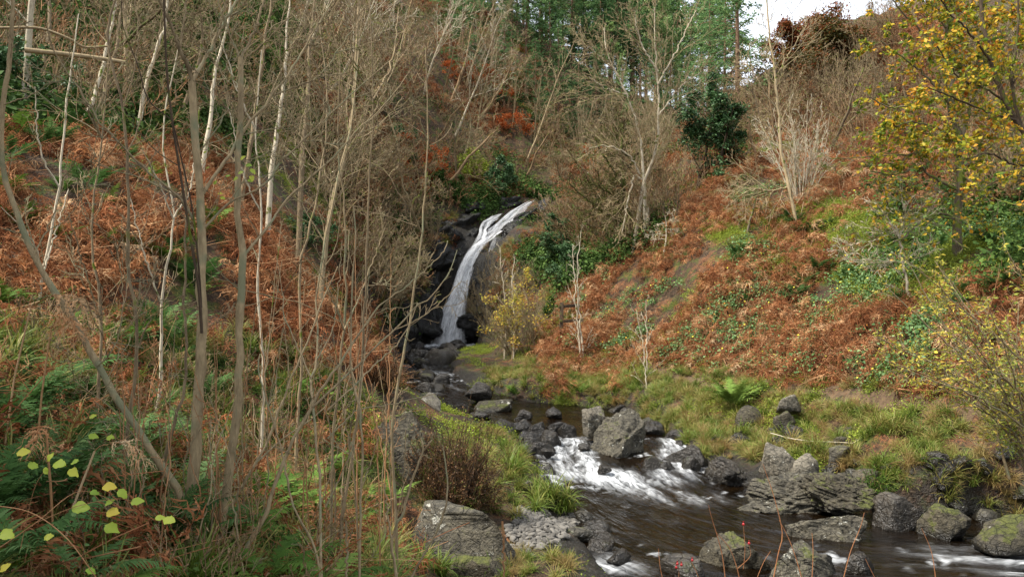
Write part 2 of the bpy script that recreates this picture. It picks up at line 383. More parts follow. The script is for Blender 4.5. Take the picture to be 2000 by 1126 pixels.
N = NT('hillside_soil'); P = N.pos()
n1 = N.noise(1.1, 4, P, .7); n2 = N.noise(6.0, 4, P, .75); n3 = N.noise(30, 2, P, .7); n4 = N.noise(2.3, 3, P, .7)
c = N.ramp(n2, [(.3, lin('#1c150d')), (.52, lin('#40301f')), (.72, lin('#6d543a'))])
c = N.mix(N.ramp(n4, [(.50, 0.), (.58, .8)]), c, N.ramp(n3, [(.3, lin('#232b0e')), (.7, lin('#56631f'))]))
c = N.mix(N.math('MULTIPLY', N.ramp(n1, [(.52, 0.), (.60, .7)]), N.ramp(n3, [(.42, 0.), (.52, 1.)])), c, N.ramp(n3, [(.3, lin('#56301a')), (.7, lin('#94603a'))]))
pathc = N.ramp(n2, [(.3, lin('#33281d')), (.7, lin('#5f4d3a'))])
c = N.mix(N.attr('path'), c, pathc)
rock = N.ramp(n2, [(.3, lin('#0d0b08')), (.7, lin('#2b261d'))])
c = N.mix(N.attr('wet'), c, rock)
rg = N.ramp(N.attr('wet'), [(0., .9), (1., .42)])
hill_mat = N.done(N.principled(c, rg, .35, N.bump(N.math('ADD', n2, N.math('MULTIPLY', n3, .5)), .9, .12)).outputs[0])
mb = MB(); mb.add(np.stack([gx, gy, gz], -1), quad=np.stack([ii, ii + 1, ii + nX + 1, ii + nX], -1))
ter = mb.build('hillside_ground', hill_mat, extra={'path': pathm, 'wet': wetrock}); tag(ter, 'steep brown and mossy ground of the wooded glen', 'ground', None, 'structure')
# beyond the glen: a wide plain so that the ground reaches the horizon
mb = MB(); rr = np.array([0, 700.]); a = np.linspace(0, 2 * math.pi, 49)[:-1]
mb.add(np.stack([np.cos(a) * 900, np.sin(a) * 900, 0 * a - 6.0], 1)); mb.add([[0, 0, -6.0]])
mb.T.append(np.stack([np.arange(48), (np.arange(48) + 1) % 48, np.full(48, 48)], 1))
tag(mb.build('valley_floor', hill_mat, extra={'path': np.zeros(49), 'wet': np.zeros(49)}), 'low land beyond the glen', 'ground', None, 'structure')
# trodden path, a thin sheet of its own over the ground
pw = .20 + .05 * np.sin(np.arange(120) * .37); tp = nrm(np.gradient(PATH[:, :2], axis=0)); sdv = np.stack([tp[:, 1], -tp[:, 0]], 1)
rows = []
for q in np.linspace(-1, 1, 7):
    x = PATH[:, 0] + sdv[:, 0] * pw * q + .03 * noise3(np.arange(120) * .6, q * 3, 1); y = PATH[:, 1] + sdv[:, 1] * pw * q
    rows.append(np.stack([x, y, ground(x, y) + .03 - .035 * abs(q) ** 3 + .015 * noise3(x * 4, y * 4, 0)], 1))
rows = np.stack(rows, 1); q = (np.arange(119)[:, None] * 7 + np.arange(6)[None]).ravel()
N = NT('path_soil'); n2 = N.noise(7, 5, N.pos(), .7); n3 = N.noise(40, 3, N.pos())
c = N.mix(N.ramp(n3, [(.45, 0.), (.7, .5)]), N.ramp(n2, [(.3, lin('#352a20')), (.7, lin('#64513f'))]), lin('#6b5a3a'))
mb = MB(); mb.add(rows, quad=np.stack([q, q + 1, q + 8, q + 7], 1))
tag(mb.build('footpath', N.done(N.principled(c, .9, .2, N.bump(n2, .6, .04)).outputs[0])), 'narrow trodden earth footpath along the right bank', 'path', None, 'structure')

# ------------------------------------------------------------------ stream water
gs = .07
wx, wy = np.meshgrid(np.arange(-6.5, 13, gs), np.arange(6.3, 37.2, gs), indexing='ij')
D, off, s, hw, lv = stream_near(wx, wy)
lv0 = lv
# soften steps of level, then small standing waves; rough where the bed drops
drop = np.abs(np.gradient(SC[:, 3], SS)); from_s = np.interp(s, SS, drop)
dl = wy
rough = np.clip(from_s / .08, 0, 1)
fall_foot = sstep(2.6, .6, np.hypot(wx + 2.9, wy - 35.8))
low_right = np.exp(-((wx - 6.6) / 1.8) ** 2 - ((wy - 9.9) / .75) ** 2)
low_mid = np.exp(-((wx - .85) / .75) ** 2 - ((wy - 9.6) / .55) ** 2)
left_ch = np.exp(-((wx - 1.0) / .68) ** 2) * sstep(13.2, 14.2, wy) * sstep(17.2, 16.3, wy)
tongue = .85 * np.exp(-((wx - 2.1) / .95) ** 2 - ((wy - 13.9) / .6) ** 2)
trail = np.exp(-((wx - 2.7) / 1.2) ** 2 - ((wy - 12.75) / .75) ** 2)
right_ch = np.exp(-((wx - 3.15) / .5) ** 2) * sstep(13.6, 14.6, wy) * sstep(16.8, 16., wy)
upper = sstep(21.6, 23.5, wy) * (.55 + .45 * noise3(wx * .8, wy * .8, 3.))
foamz = np.clip(1.15 * left_ch + 1.0 * tongue + .5 * trail + .7 * right_ch + .75 * low_right + 1.0 * low_mid + .62 * upper * sstep(33.5, 30, wy) + 1.1 * fall_foot, 0, 1.2)
wob = .5 * noise3(s * 1.1, off * 1.3, 1.) + .25 * noise3(s * 2.6, off * 2.9, 6.)
st1 = fbm(off * 4.2 + wob, s * .8, 2.0, 4); st2 = fbm(off * 11 + 2 * wob, s * 2.0, 7.0, 3)
foam = np.clip(sstep(.30, 1.6, foamz * 1.1 + .62 * st1 * np.clip(foamz * 1.5, 0, 1) + .16 * st2 * np.clip(foamz * 1.5, 0, 1)), 0, 1)
fl = sstep(.62, .85, fbm(wx * 5, wy * 5, 3.3, 3) + .25 * noise3(wx * .9, wy * .9, 0.)) * sstep(.05, .3, foamz + .25 * noise3(wx, wy, 8.))
foam = np.maximum(foam, .7 * fl)
wz = lv + .014 * fbm(off * 4, s * 1.6, 1., 3) + np.clip(foamz, 0, 1) * (.045 * st1 + .01 * st2 + .08 * wob) + .006 * noise3(off * 9, s * 4, 2.)
keep = (D < hw * 1.2 + .55)
idx = -np.ones(wx.shape, int); idx[keep] = np.arange(keep.sum())
f = np.stack([idx[:-1, :-1], idx[1:, :-1], idx[1:, 1:], idx[:-1, 1:]], -1).reshape(-1, 4); f = f[(f >= 0).all(1)]
N = NT('peat_water'); uv = N.n('ShaderNodeCombineXYZ'); N.l(N.attr('fu'), uv.inputs[0]); N.l(N.attr('fv'), uv.inputs[1])
mp = N.n('ShaderNodeMapping'); mp.inputs['Scale'].default_value = (5, 1.4, 1); N.l(uv.outputs[0], mp.inputs[0])
ns = N.noise(1.6, 4, mp.outputs[0], .55, .6); nf = N.noise(2.6, 3, mp.outputs[0], .5, .8); nb = N.noise(2.2, 3, N.pos())
base = N.ramp(nb, [(.3, lin('#060402')), (.7, lin('#150d05'))])
ff = N.math('MULTIPLY', N.attr('foam'), N.ramp(nf, [(.28, .05), (.76, 1.0)]), True)
wp = N.principled(base, .09, .5, N.bump(ns, .8, .06)); wp.inputs['IOR'].default_value = 1.33
fp = N.principled(N.ramp(nf, [(.25, lin('#b4b8bb')), (.7, lin('#eef0f1'))]), .6, .2, N.bump(nf, .4, .03))
fp.inputs['Subsurface Weight'].default_value = 0.0
x = N.n('ShaderNodeMixShader'); N.l(ff, x.inputs[0]); N.l(wp.outputs[0], x.inputs[1]); N.l(fp.outputs[0], x.inputs[2])
water_mat = N.done(x.outputs[0])
mb = MB(); mb.add(np.stack([wx[keep], wy[keep], wz[keep]], 1), quad=f)
tag(mb.build('stream_water', water_mat, extra={'foam': foam[keep], 'fu': off[keep], 'fv': s[keep]}), 'dark peaty stream with white rapids', 'water', None, 'structure')

# ------------------------------------------------------------------ waterfall: silky sheets of falling water
N = NT('falling_water'); uv = N.n('ShaderNodeCombineXYZ'); N.l(N.attr('fu'), uv.inputs[0]); N.l(N.attr('fv'), uv.inputs[1])
mp = N.n('ShaderNodeMapping'); mp.inputs['Scale'].default_value = (1, .22, 1); N.l(uv.outputs[0], mp.inputs[0])
nf = N.noise(7.5, 5, mp.outputs[0], .6, .25); ng_ = N.noise(24., 3, mp.outputs[0], .6)
al = N.math('MULTIPLY', N.attr('v'), N.ramp(N.math('ADD', N.math('MULTIPLY', nf, .75), N.math('MULTIPLY', ng_, .25)), [(.30, .0), (.72, 1.0)]), True)
dp = N.n('ShaderNodeBsdfDiffuse'); dp.inputs[0].default_value = lin('#f4f5f6'); tl = N.n('ShaderNodeBsdfTranslucent'); tl.inputs[0].default_value = lin('#f0f2f4')
x0 = N.n('ShaderNodeMixShader'); x0.inputs[0].default_value = .35; N.l(dp.outputs[0], x0.inputs[1]); N.l(tl.outputs[0], x0.inputs[2])
tr = N.n('ShaderNodeBsdfTransparent'); x = N.n('ShaderNodeMixShader'); N.l(al, x.inputs[0]); N.l(tr.outputs[0], x.inputs[1]); N.l(x0.outputs[0], x.inputs[2])
fall_mat = N.done(x.outputs[0])
wf = thing('waterfall', at(880, 668, 36.0), 'white silky waterfall dropping down the dark rock cleft', 'waterfall')
wf['kind'] = 'structure'
def fall_sheet(name, L, seed, dens=1.0, layers=2, bulge=.25):
    """L: (px, py, d, half width px, density)"""
    mb = MB(); FU = []; FV = []; L = np.array(L, float)
    for ly in range(layers):
        W = np.array([at(*q[:3]) for q in L]); W[:, 1] -= .10 * ly
        C = catmull(np.c_[W, L[:, 3] / F * L[:, 2], L[:, 4]], 70); n = 26; q = np.linspace(-1, 1, n)
        sv = np.concatenate([[0], np.cumsum(np.linalg.norm(np.diff(C[:, :3], axis=0), axis=1))])
        X = C[:, 0:1] + C[:, 3:4] * q[None] * (1 - .12 * ly); u = X - C[:, 0:1]
        Yd = C[:, 1:2] - bulge * C[:, 3:4] * (1 - q[None] ** 2) + .09 * noise3(u * 5 + seed, sv[:, None] * .5, ly * 3.1)
        Z = C[:, 2:3] + 0 * X
        a = np.clip(1.15 - np.abs(q[None]) ** 2.5, 0, 1) * sstep(1.0, .72, np.abs(q[None]) + .16 * noise3(sv[:, None] * 1.1, q[None] * 2, seed + ly)) * C[:, 4:5] * dens
        a = a * sstep(0, .06, np.linspace(0, 1, 70))[:, None]
        k = (np.arange(69)[:, None] * n + np.arange(n - 1)[None]).ravel()
        mb.add(np.stack([X, Yd, Z], -1), quad=np.stack([k, k + 1, k + n + 1, k + n], 1), v=np.clip(a, 0, 1).ravel())
        FU.append((u + seed + ly * .7).ravel()); FV.append((sv[:, None] + 0 * u + ly).ravel())
    o = mb.build(name, fall_mat, None, True, {'fu': np.concatenate(FU), 'fv': np.concatenate(FV)})
    o.parent = wf; o.location = -wf.location
    return o
UP = np.array([(1047,389,41.2),(1034,397,41.0),(1018,410,40.7),(1002,424,40.5),(984,440,40.1),(968,453,39.6),(955,464,39.1),(938,478,38.4)], float)
SD = np.array([(980,416,40.35),(966,424,40.1),(952,434,39.8),(944,446,39.5),(943,457,39.1),(940,468,38.7),(930,482,38.3)], float)
MD = np.array([(950,466,38.8),(932,482,38.3),(915,508,37.8),(904,540,37.5),(895,575,37.2),(887,610,37.0),(880,640,36.8),(875,668,36.6),(873,682,36.5)], float)
rf_ = np.random.default_rng(3)
def strands(name, L, n, spread_, w_, dens, t0=0.0, seed=0):
    for i in range(n):
        o_ = rf_.uniform(-1, 1); a = rf_.uniform(0, t0); b = 1 - rf_.uniform(0, t0); k = np.linspace(a, b, 8) * (len(L) - 1); Q = np.stack([np.interp(k, np.arange(len(L)), L[:, c]) for c in range(3)], 1)
        gw = np.linspace(.35, 1, 8); sp_ = np.interp(k, np.arange(len(L)), spread_); Q[:, 0] += o_ * sp_ + rf_.normal(size=8) * 1.2; Q[:, 1] += rf_.normal(size=8) * 1.0 + .4 * o_ * sp_; Q[:, 2] -= rf_.uniform(0, .25)
        ww = np.interp(k, np.arange(len(L)), w_) * rf_.uniform(.5, 1.2); de = np.sin(np.linspace(.35, math.pi - .25, 8)) * dens * rf_.uniform(.6, 1.1)
        fall_sheet(name, np.c_[Q, ww, de], seed + i * 2.7, 1.0, 1, .15)
fall_sheet('upper_chute', np.c_[UP, [2,5,9,11,12,11,10,10], [.5,.6,.65,.7,.7,.75,.85,.9]], 1., 1.25, 1)
strands('upper_strand', UP, 6, [2,6,10,13,13,12,9,6], [2,3,4,4.5,5,5,5,6], 1.15, .25, 20)
fall_sheet('side_chute', np.c_[SD, [3,10,9,6,9,11,11], [.6,.85,.8,.7,.85,.9,.9]], 4., 1.0, 1)
strands('side_strand', SD, 3, [4,8,7,5,6,7,7], [3,6,5,4,5,6,6], 1.1, .25, 50)
fall_sheet('main_drop', np.c_[MD, [9,13,14,16,20,26,33,41,44], [.75,.95,1,1,.9,.85,.75,.65,.45]], 8., 1.25, 2)
strands('main_strand', MD, 8, [5,7,8,10,14,19,25,32,34], [5,7,7,7,9,10,12,13,13], 1.1, .3, 80)
fall_sheet('right_trickle', [(968,462,39.0,3,.6),(962,480,38.6,6,.6),(957,502,38.3,8,.5),(954,532,38.1,7,.35),(950,556,38.0,4,.2)], 15., .7, 1)
# ------------------------------------------------------------------ rocks
def rock_mat(name, c0, c1, lichen=.3, moss=.3, wet=0.0):
    N = NT(name); P = N.pos(); g = N.n('ShaderNodeNewGeometry'); sx = N.n('ShaderNodeSeparateXYZ'); N.l(g.outputs['Normal'], sx.inputs[0])
    so = N.n('ShaderNodeSeparateXYZ'); N.l(N.n('ShaderNodeTexCoord').outputs['Object'], so.inputs[0])
    n1 = N.noise(3.0, 4, P, .7); n2 = N.noise(19, 3, P, .75)
    c = N.ramp(N.math('ADD', N.math('MULTIPLY', n1, .5), N.math('MULTIPLY', n2, .5)), [(.36, lin(c0)), (.62, lin(c1))])
    if lichen:
        v = N.noise(13.0, 5, P, .7, .3); vb = N.noise(2.1, 2, P)
        c = N.mix(N.ramp(N.math('ADD', v, N.math('MULTIPLY', vb, .35)), [(.86 - lichen * .2, 0.), (.91 - lichen * .22, .75)]), c, lin('#bfbdb0'))
    if moss:
        c = N.mix(N.ramp(N.math('ADD', n1, N.math('MULTIPLY', sx.outputs[2], .16)), [(.74 - moss * .25, 0.), (.82 - moss * .25, .85)]), c, N.ramp(n2, [(.3, lin('#262b0c')), (.7, lin('#575c1c'))]))
    # water-wet foot of the stone (object z below its waterline)
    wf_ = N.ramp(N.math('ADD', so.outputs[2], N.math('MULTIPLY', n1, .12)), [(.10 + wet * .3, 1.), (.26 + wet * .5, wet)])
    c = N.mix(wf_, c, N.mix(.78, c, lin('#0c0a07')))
    vo = N.n('ShaderNodeTexVoronoi', feature='DISTANCE_TO_EDGE'); vo.inputs['Scale'].default_value = 5.5; mpv = N.n('ShaderNodeMapping'); mpv.inputs['Scale'].default_value = (1, 1, 2.6); mpv.inputs['Rotation'].default_value = (0, .5, 0); N.l(P, mpv.inputs[0]); N.l(mpv.outputs[0], vo.inputs['Vector'])
    crk = N.ramp(vo.outputs['Distance'], [(0., 0.), (.035, 1.)])
    c = N.mix(.3, c, N.mix(1.0, c, crk, 'MULTIPLY'))
    return N.done(N.principled(c, N.ramp(wf_, [(0., .82), (1., .3)]), .4, N.bump(N.math('ADD', N.math('ADD', n1, N.math('MULTIPLY', crk, .25)), N.math('MULTIPLY', n2, .6)), 1.0, .06)).outputs[0])
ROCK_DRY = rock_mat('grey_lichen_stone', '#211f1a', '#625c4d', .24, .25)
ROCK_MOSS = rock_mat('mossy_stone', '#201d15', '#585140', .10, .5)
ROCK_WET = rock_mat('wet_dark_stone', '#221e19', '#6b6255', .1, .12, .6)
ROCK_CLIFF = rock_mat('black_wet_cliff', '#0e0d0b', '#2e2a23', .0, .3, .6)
ROCK_PALE = rock_mat('pale_stone', '#35322b', '#837b6b', .32, .12)

def ico(sub):
    import bmesh
    bm = bmesh.new(); bmesh.ops.create_icosphere(bm, subdivisions=sub, radius=1.0)
    V = np.array([v.co[:] for v in bm.verts]); T = np.array([[v.index for v in f.verts] for f in bm.faces]); bm.free(); return V, T
ICO = {q: ico(q) for q in (2, 3, 4, 5, 6)}
def rock_shape(rng, sub, cuts=9, rough=.10, strata=0.0, box=0.0, dip=.3):
    V, T = ICO[sub]; V = V.copy()
    if box: V = np.sign(V) * np.abs(V) ** (1 - box); V /= np.abs(V).max()
    for _ in range(cuts):
        n = nrm(rng.normal(size=3) * np.array([1, 1, .8])); h = rng.uniform(.45, .82); d = V @ n; V = V - np.clip(d - h, 0, None)[:, None] * n * .93
    o = rng.uniform(0, 50); nn = nrm(V)
    V = V + nn * (rough * fbm(V[:, 0] * 1.7 + o, V[:, 1] * 1.7, V[:, 2] * 1.7, 4))[:, None] + nn * (rough * .35 * fbm(V[:, 0] * 7 + o, V[:, 1] * 7, V[:, 2] * 7, 3))[:, None]
    if strata:
        q = V[:, 2] * 6 + V[:, 0] * dip * 6 + .5 * noise3(V[:, 0] * 2 + o, V[:, 1] * 2, V[:, 2] * 2); st = np.abs((q % 1) - .5)
        V[:, :2] *= (1 - strata * sstep(.32, .5, st))[:, None]; V = V + nn * (strata * .5 * noise3(np.floor(q) * 3.3, o, V[:, 1] * 1.2))[:, None]
    V[:, :2] *= (1 - .2 * V[:, 2:3]); V = V + nn * (rough * .16 * fbm(V[:, 0] * 22 + o, V[:, 1] * 22, V[:, 2] * 22, 2))[:, None] * (1 if sub > 4 else 0)
    V = V / np.abs(V).max(0)
    return V, T
RK = [0]
def boulder(box, d, mat, label, name='boulder', cat='boulder', group=None, deep=.8, sub=4, cuts=8, strata=0.0, boxy=0.25, tilt=0.0, rz=None, rough=.09, sink=.25, dip=.3):
    """box: x0,y0,x1,y1 in photo pixels at depth d; real size follows"""
    RK[0] += 1; rng = np.random.default_rng(100 + RK[0] * 7)
    x0, y0, x1, y1 = box; c = at((x0 + x1) / 2, (y0 + y1) / 2, d); w_ = (x1 - x0) / F * d / 2; h = (y1 - y0) / F * d / 2
    V, T = rock_shape(rng, sub, cuts, rough, strata, boxy, dip)
    a = rng.uniform(-.5, .5) if rz is None else rz
    hh = h * (1 + sink); V = V * np.array([w_, w_ * deep, hh]); V = np.c_[V[:, 0] * math.cos(a) - V[:, 1] * math.sin(a), V[:, 0] * math.sin(a) + V[:, 1] * math.cos(a), V[:, 2]]
    if tilt: V = np.c_[V[:, 0] * math.cos(tilt) - V[:, 2] * math.sin(tilt), V[:, 1], V[:, 0] * math.sin(tilt) + V[:, 2] * math.cos(tilt)]
    V[:, 0] *= w_ / np.abs(V[:, 0]).max(); V[:, 2] += h - V[:, 2].max()           # top and width as in the photo; the rest sinks in
    V[:, 2] += h                                                                 # origin at the visible foot
    mb = MB(); mb.add(V, tri=T)
    o = mb.build(name, mat, None, sub > 3); o.location = (c[0], c[1], c[2] - h)
    return tag(o, label, cat, group)
B = boulder
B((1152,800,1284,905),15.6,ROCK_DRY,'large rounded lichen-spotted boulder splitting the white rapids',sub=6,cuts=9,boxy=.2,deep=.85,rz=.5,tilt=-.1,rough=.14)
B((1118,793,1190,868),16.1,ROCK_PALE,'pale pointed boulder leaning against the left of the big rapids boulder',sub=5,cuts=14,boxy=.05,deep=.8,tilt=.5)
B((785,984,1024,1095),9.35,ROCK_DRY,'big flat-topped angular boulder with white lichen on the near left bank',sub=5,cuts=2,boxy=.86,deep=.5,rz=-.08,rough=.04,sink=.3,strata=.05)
B((845,1078,1046,1150),9.0,ROCK_MOSS,'low mossy stone at the bottom edge below the flat-topped boulder',sub=4,cuts=6,boxy=.5,deep=.5)
B((712,800,880,965),10.9,ROCK_MOSS,'weathered grey boulder half hidden behind the dark heather bush',sub=5,cuts=9,boxy=.45,deep=.7,tilt=.2,strata=.05)
B((755,768,885,835),17.5,ROCK_PALE,'pale flat slab on the left bank above the heather bush',sub=4,cuts=6,boxy=.5,deep=.9,tilt=.08)
B((902,744,962,786),21.3,ROCK_WET,'dark rounded boulder at the head of the middle pool',sub=4)
B((925,778,1012,806),20.4,ROCK_MOSS,'low rock topped with yellow grass at the edge of the middle pool',sub=4,boxy=.4)
B((1285,866,1382,908),14.9,ROCK_WET,'long dark slab lying across round stones right of the rapids',sub=4,boxy=.45,deep=.55,tilt=.12)
for bx_, lb in (((1254,890,1296,916),'brown round stone left under the long dark slab'),((1278,900,1322,926),'tawny round stone in the water under the long dark slab'),((1330,890,1368,918),'egg-shaped grey stone right under the long dark slab')):
    B(bx_,14.5,ROCK_WET,lb,'stone','stone',sub=4,cuts=3,boxy=.1)
B((1478,862,1572,940),13.5,ROCK_PALE,'boulder with a bright white lichen patch on the right bank',sub=5,cuts=8,boxy=.35,deep=.8,tilt=.35)
B((1544,884,1602,940),13.15,ROCK_PALE,'pale triangular stone propped against the white-patched boulder',sub=4,cuts=8,boxy=.3,deep=.6,tilt=-.2)
B((1370,890,1490,952),14.0,ROCK_WET,'ribbed dark bedrock edge below the white-patched boulder',sub=5,cuts=7,strata=.16,boxy=.4,deep=.7)
B((1395,925,1710,1012),12.4,ROCK_DRY,'long ribbed bedrock outcrop jutting into the pool from the right',sub=6,cuts=8,strata=.2,boxy=.35,deep=.42,rz=.1,tilt=.1,dip=.9,rough=.2)
B((1560,922,1700,1000),11.9,ROCK_MOSS,'high shoulder of the ribbed outcrop under hanging yellow grass',sub=6,cuts=9,strata=.16,boxy=.3,deep=.7,dip=.8,rough=.2)
B((1540,1000,1694,1068),10.8,ROCK_DRY,'tilted slab rising to a white-spotted tip beside the right channel',sub=5,cuts=7,strata=.12,boxy=.4,deep=.5,tilt=.3,dip=.9,rough=.15)
B((1356,1038,1515,1140),9.7,ROCK_MOSS,'dark craggy rock in the foreground water behind the rose hips',sub=5,cuts=9,strata=.1,boxy=.35,deep=.6,dip=.8)
B((1480,1062,1645,1145),9.3,ROCK_DRY,'broken grey crag at the bottom edge right of the rose hips',sub=5,cuts=9,strata=.12,boxy=.4,deep=.6,dip=.8)
B((1284,1084,1376,1150),9.3,ROCK_WET,'rounded wet rock at the bottom edge left of the craggy rock',sub=4,cuts=4)
B((1646,1076,1708,1140),9.4,ROCK_WET,'small wet crag between the two right-hand channels at the bottom',sub=4,cuts=8,strata=.1)
B((1508,770,1566,806),15.7,ROCK_PALE,'flat brown-grey stone on top of the bank beside the path',sub=4,boxy=.5,deep=.7,tilt=.25)
B((1512,800,1560,838),15.3,ROCK_MOSS,'broken stone under the flat stone on the bank',sub=4,boxy=.4)
B((1430,790,1492,842),16.2,ROCK_MOSS,'round moss-covered rock under the large green fern',sub=4,cuts=3,boxy=.1)
B((1606,868,1668,912),13.6,ROCK_DRY,'grey slab between grass tufts above the ribbed outcrop',sub=4,boxy=.4,tilt=.3)
B((1668,912,1742,950),12.7,ROCK_DRY,'low grey ledge at the top right of the ribbed outcrop',sub=4,boxy=.5,strata=.08)
B((1640,832,1680,862),14.5,ROCK_MOSS,'small stone in the bare earth of the right bank',name='stone',cat='stone',sub=3)
B((1832,846,1868,868),13.1,ROCK_PALE,'pale round stone in the shaded hollow under the right bank',name='stone',cat='stone',sub=4,cuts=3)
B((1800,985,1900,1050),10.9,ROCK_MOSS,'dark mossy rock under rushes on the right shore',sub=4,strata=.08)
B((1890,1000,2060,1070),10.4,ROCK_MOSS,'dark rock at the right picture edge beside the lower channel',sub=4)
B((1700,960,1800,1035),11.4,ROCK_WET,'shadowed rock right of the ribbed outcrop at the waterline',sub=4,strata=.1)
B((1012,938,1044,960),12.2,ROCK_PALE,'small flat grey stone lying on the grassy tongue',name='stone',cat='stone',sub=4,boxy=.6,deep=.7,tilt=-.3,sink=0.6)
B((1040,1076,1066,1104),9.5,ROCK_WET,'small dark stone at the tip of the gravel bar',name='stone',cat='stone',sub=3)
B((1065,1075,1090,1098),9.7,ROCK_WET,'small slate-grey stone in shallow water beside the gravel bar',name='stone',cat='stone',sub=3)
B((846,668,912,720),33.0,ROCK_WET,'dark mossy boulder standing in front of the waterfall foot',sub=4)
B((905,700,960,742),28.5,ROCK_MOSS,'brown rock under the bare shrubs below the waterfall',sub=4)
B((1040,962,1118,1015),12.0,ROCK_MOSS,'low stone buried under the rush tussock at the tip of the tongue',name='stone',cat='stone',sub=4,boxy=.2,cuts=4)
# stones across the outlet of the middle pool and in the upper cascade
rng = np.random.default_rng(5)
for i, (q, r) in enumerate(((985,838),(1020,834),(1052,840),(1084,836),(1106,846),(1036,858),(1072,860),(992,858))):
    w_ = rng.uniform(20, 32); B((q - w_, r - rng.uniform(14, 22), q + w_, r + 13), 17.4 - (r - 828) * .045, ROCK_WET, 'dark wet stone in the row damming the middle pool', 'stone', 'stone', 'stones damming the middle pool', sub=4, cuts=12, boxy=.35, rough=.14)
for i, (q, r, w_) in enumerate(((1072,884,16),(1180,915,15),(1140,872,13),(1020,812,24),(1085,806,20),(1400,905,24),(1425,925,18))):
    B((q - w_, r - w_ * .6, q + w_, r + w_ * .5), 15.4 - (r - 872) * .033 if r > 850 else 19.0, ROCK_WET, 'dark wet stone breaking the rapids and the middle pool', 'stone', 'stone', 'stones in the rapids', sub=4, cuts=12, boxy=.35, rough=.14)
for i in range(46):
    k = rng.integers(165, 252); sdn = rng.choice([-1, 1]); o_ = rng.uniform(.0, 1.25) * SC[k, 2] * sdn
    x = SC[k, 0] + ST_T[k, 1] * o_; y = SC[k, 1] - ST_T[k, 0] * o_; s_ = rng.uniform(.22, .62) * (1.3 if abs(o_) > SC[k, 2] * .8 else .8)
    V, T = rock_shape(rng, 3, 7, .1, 0, .25); mb = MB(); mb.add(V * np.array([s_, s_ * .8, s_ * .6]), tri=T)
    o = mb.build('stone', ROCK_WET if rng.random() < .8 else ROCK_MOSS, None, False); o.location = (x, y, SC[k, 3] + s_ * .12); o.rotation_euler = (0, 0, rng.uniform(0, 6))
    tag(o, 'wet stone in the stepped cascade below the waterfall', 'stone', 'stones of the upper cascade')
for i in range(60):                      # shore stones of the lower pool and the rapids
    k = rng.integers(40, 150); sdn = rng.choice([-1, 1]); o_ = rng.uniform(.86, 1.2) * SC[k, 2] * sdn
    x = SC[k, 0] + ST_T[k, 1] * o_; y = SC[k, 1] - ST_T[k, 0] * o_; s_ = rng.uniform(.09, .3)
    if y < 8.6: continue
    V, T = rock_shape(rng, 3, 7, .1, 0, .25); mb = MB(); mb.add(V * np.array([s_, s_ * .8, s_ * .6]), tri=T)
    o = mb.build('stone', ROCK_WET if rng.random() < .75 else ROCK_DRY, None, False); o.location = (x, y, max(SC[k, 3], float(ground(x, y))) + s_ * .1); o.rotation_euler = (0, 0, rng.uniform(0, 6))
    tag(o, 'small stone along the shore of the lower pool', 'stone', 'stones along the lower shore')
# cliff of the waterfall: dark ledges either side of the falling water
rf = thing('rock_face', (-1.0, 38.0, 0), 'black wet rock face with ledges around the waterfall', 'cliff')
def ledge(px, py, d, w_, h, dp, sub=4, tilt=0.0):
    RK[0] += 1; r_ = np.random.default_rng(900 + RK[0]); V, T = rock_shape(r_, 4, 14, .2, .22, .3)
    V = V * np.array([w_, dp, h]); V = np.c_[V[:, 0] * math.cos(tilt) - V[:, 2] * math.sin(tilt), V[:, 1], V[:, 0] * math.sin(tilt) + V[:, 2] * math.cos(tilt)]
    c = at(px, py, d); mb = MB(); mb.add(V, tri=T); o = mb.build('ledge', ROCK_CLIFF, rf, False); o.location = Vector(c) - rf.location
for q in ((845,500,38.2,1.3,1.0,1.0,.5),(838,560,37.6,1.1,1.3,1.0,.2),(820,620,36.6,1.2,1.2,1.0,.1),(795,655,35.5,1.0,.9,1.0,0),(870,470,39.4,1.2,.7,.9,.5),(900,440,40.6,1.4,.6,.9,.5),(925,412,41.6,1.3,.5,.9,.3),
          (770,600,36.,1.2,1.4,1.2,0),(960,520,38.6,1.0,1.2,.8,.5),(985,490,38.9,1.1,.9,.9,.6),(1010,460,39.6,1.0,.8,.9,.6),(1035,432,40.4,1.0,.7,.9,.6),(1060,410,41.2,1.0,.6,.9,.5),
          (935,560,38.2,1.2,1.3,.9,.1),(965,600,37.2,1.2,1.1,.9,.1),(1000,540,37.4,1.1,.9,.9,.4),(1040,500,37.6,1.1,.7,.9,.5),(1060,465,38.2,1.1,.6,.9,.5),(925,630,37.0,.9,.9,.7,0),(905,600,38.2,1.0,1.6,.6,0),(890,540,38.8,1.0,1.6,.6,.3),(1075,530,36.,.9,.7,.8,.4),(860,640,37.6,1.2,1.2,.6,0),(910,470,39.9,.8,.6,.6,.3),(955,440,40.9,.8,.5,.6,.4),(990,398,42.2,1.0,.5,.8,.4)):
    ledge(*q[:6], 3, q[6])
rng = np.random.default_rng(17)
for i in range(26):
    q = rng.uniform(1390, 2020); r = 850 + (q - 1400) * .16 + rng.uniform(-20, 70); p = hit(q, r, 8); s_ = rng.uniform(.12, .34)
    V, T = rock_shape(rng, 4, 9, .14, .1, .3); mb = MB(); mb.add(V * np.array([s_, s_ * .8, s_ * .62]), tri=T)
    o = mb.build('stone', (ROCK_MOSS, ROCK_DRY, ROCK_WET)[i % 3], None, False); o.location = (p[0], p[1], p[2] + s_ * .12); o.rotation_euler = (0, rng.uniform(-.3, .3), rng.uniform(0, 6))
    tag(o, 'stone half sunk in the grassy right bank', 'stone', 'stones in the right bank')
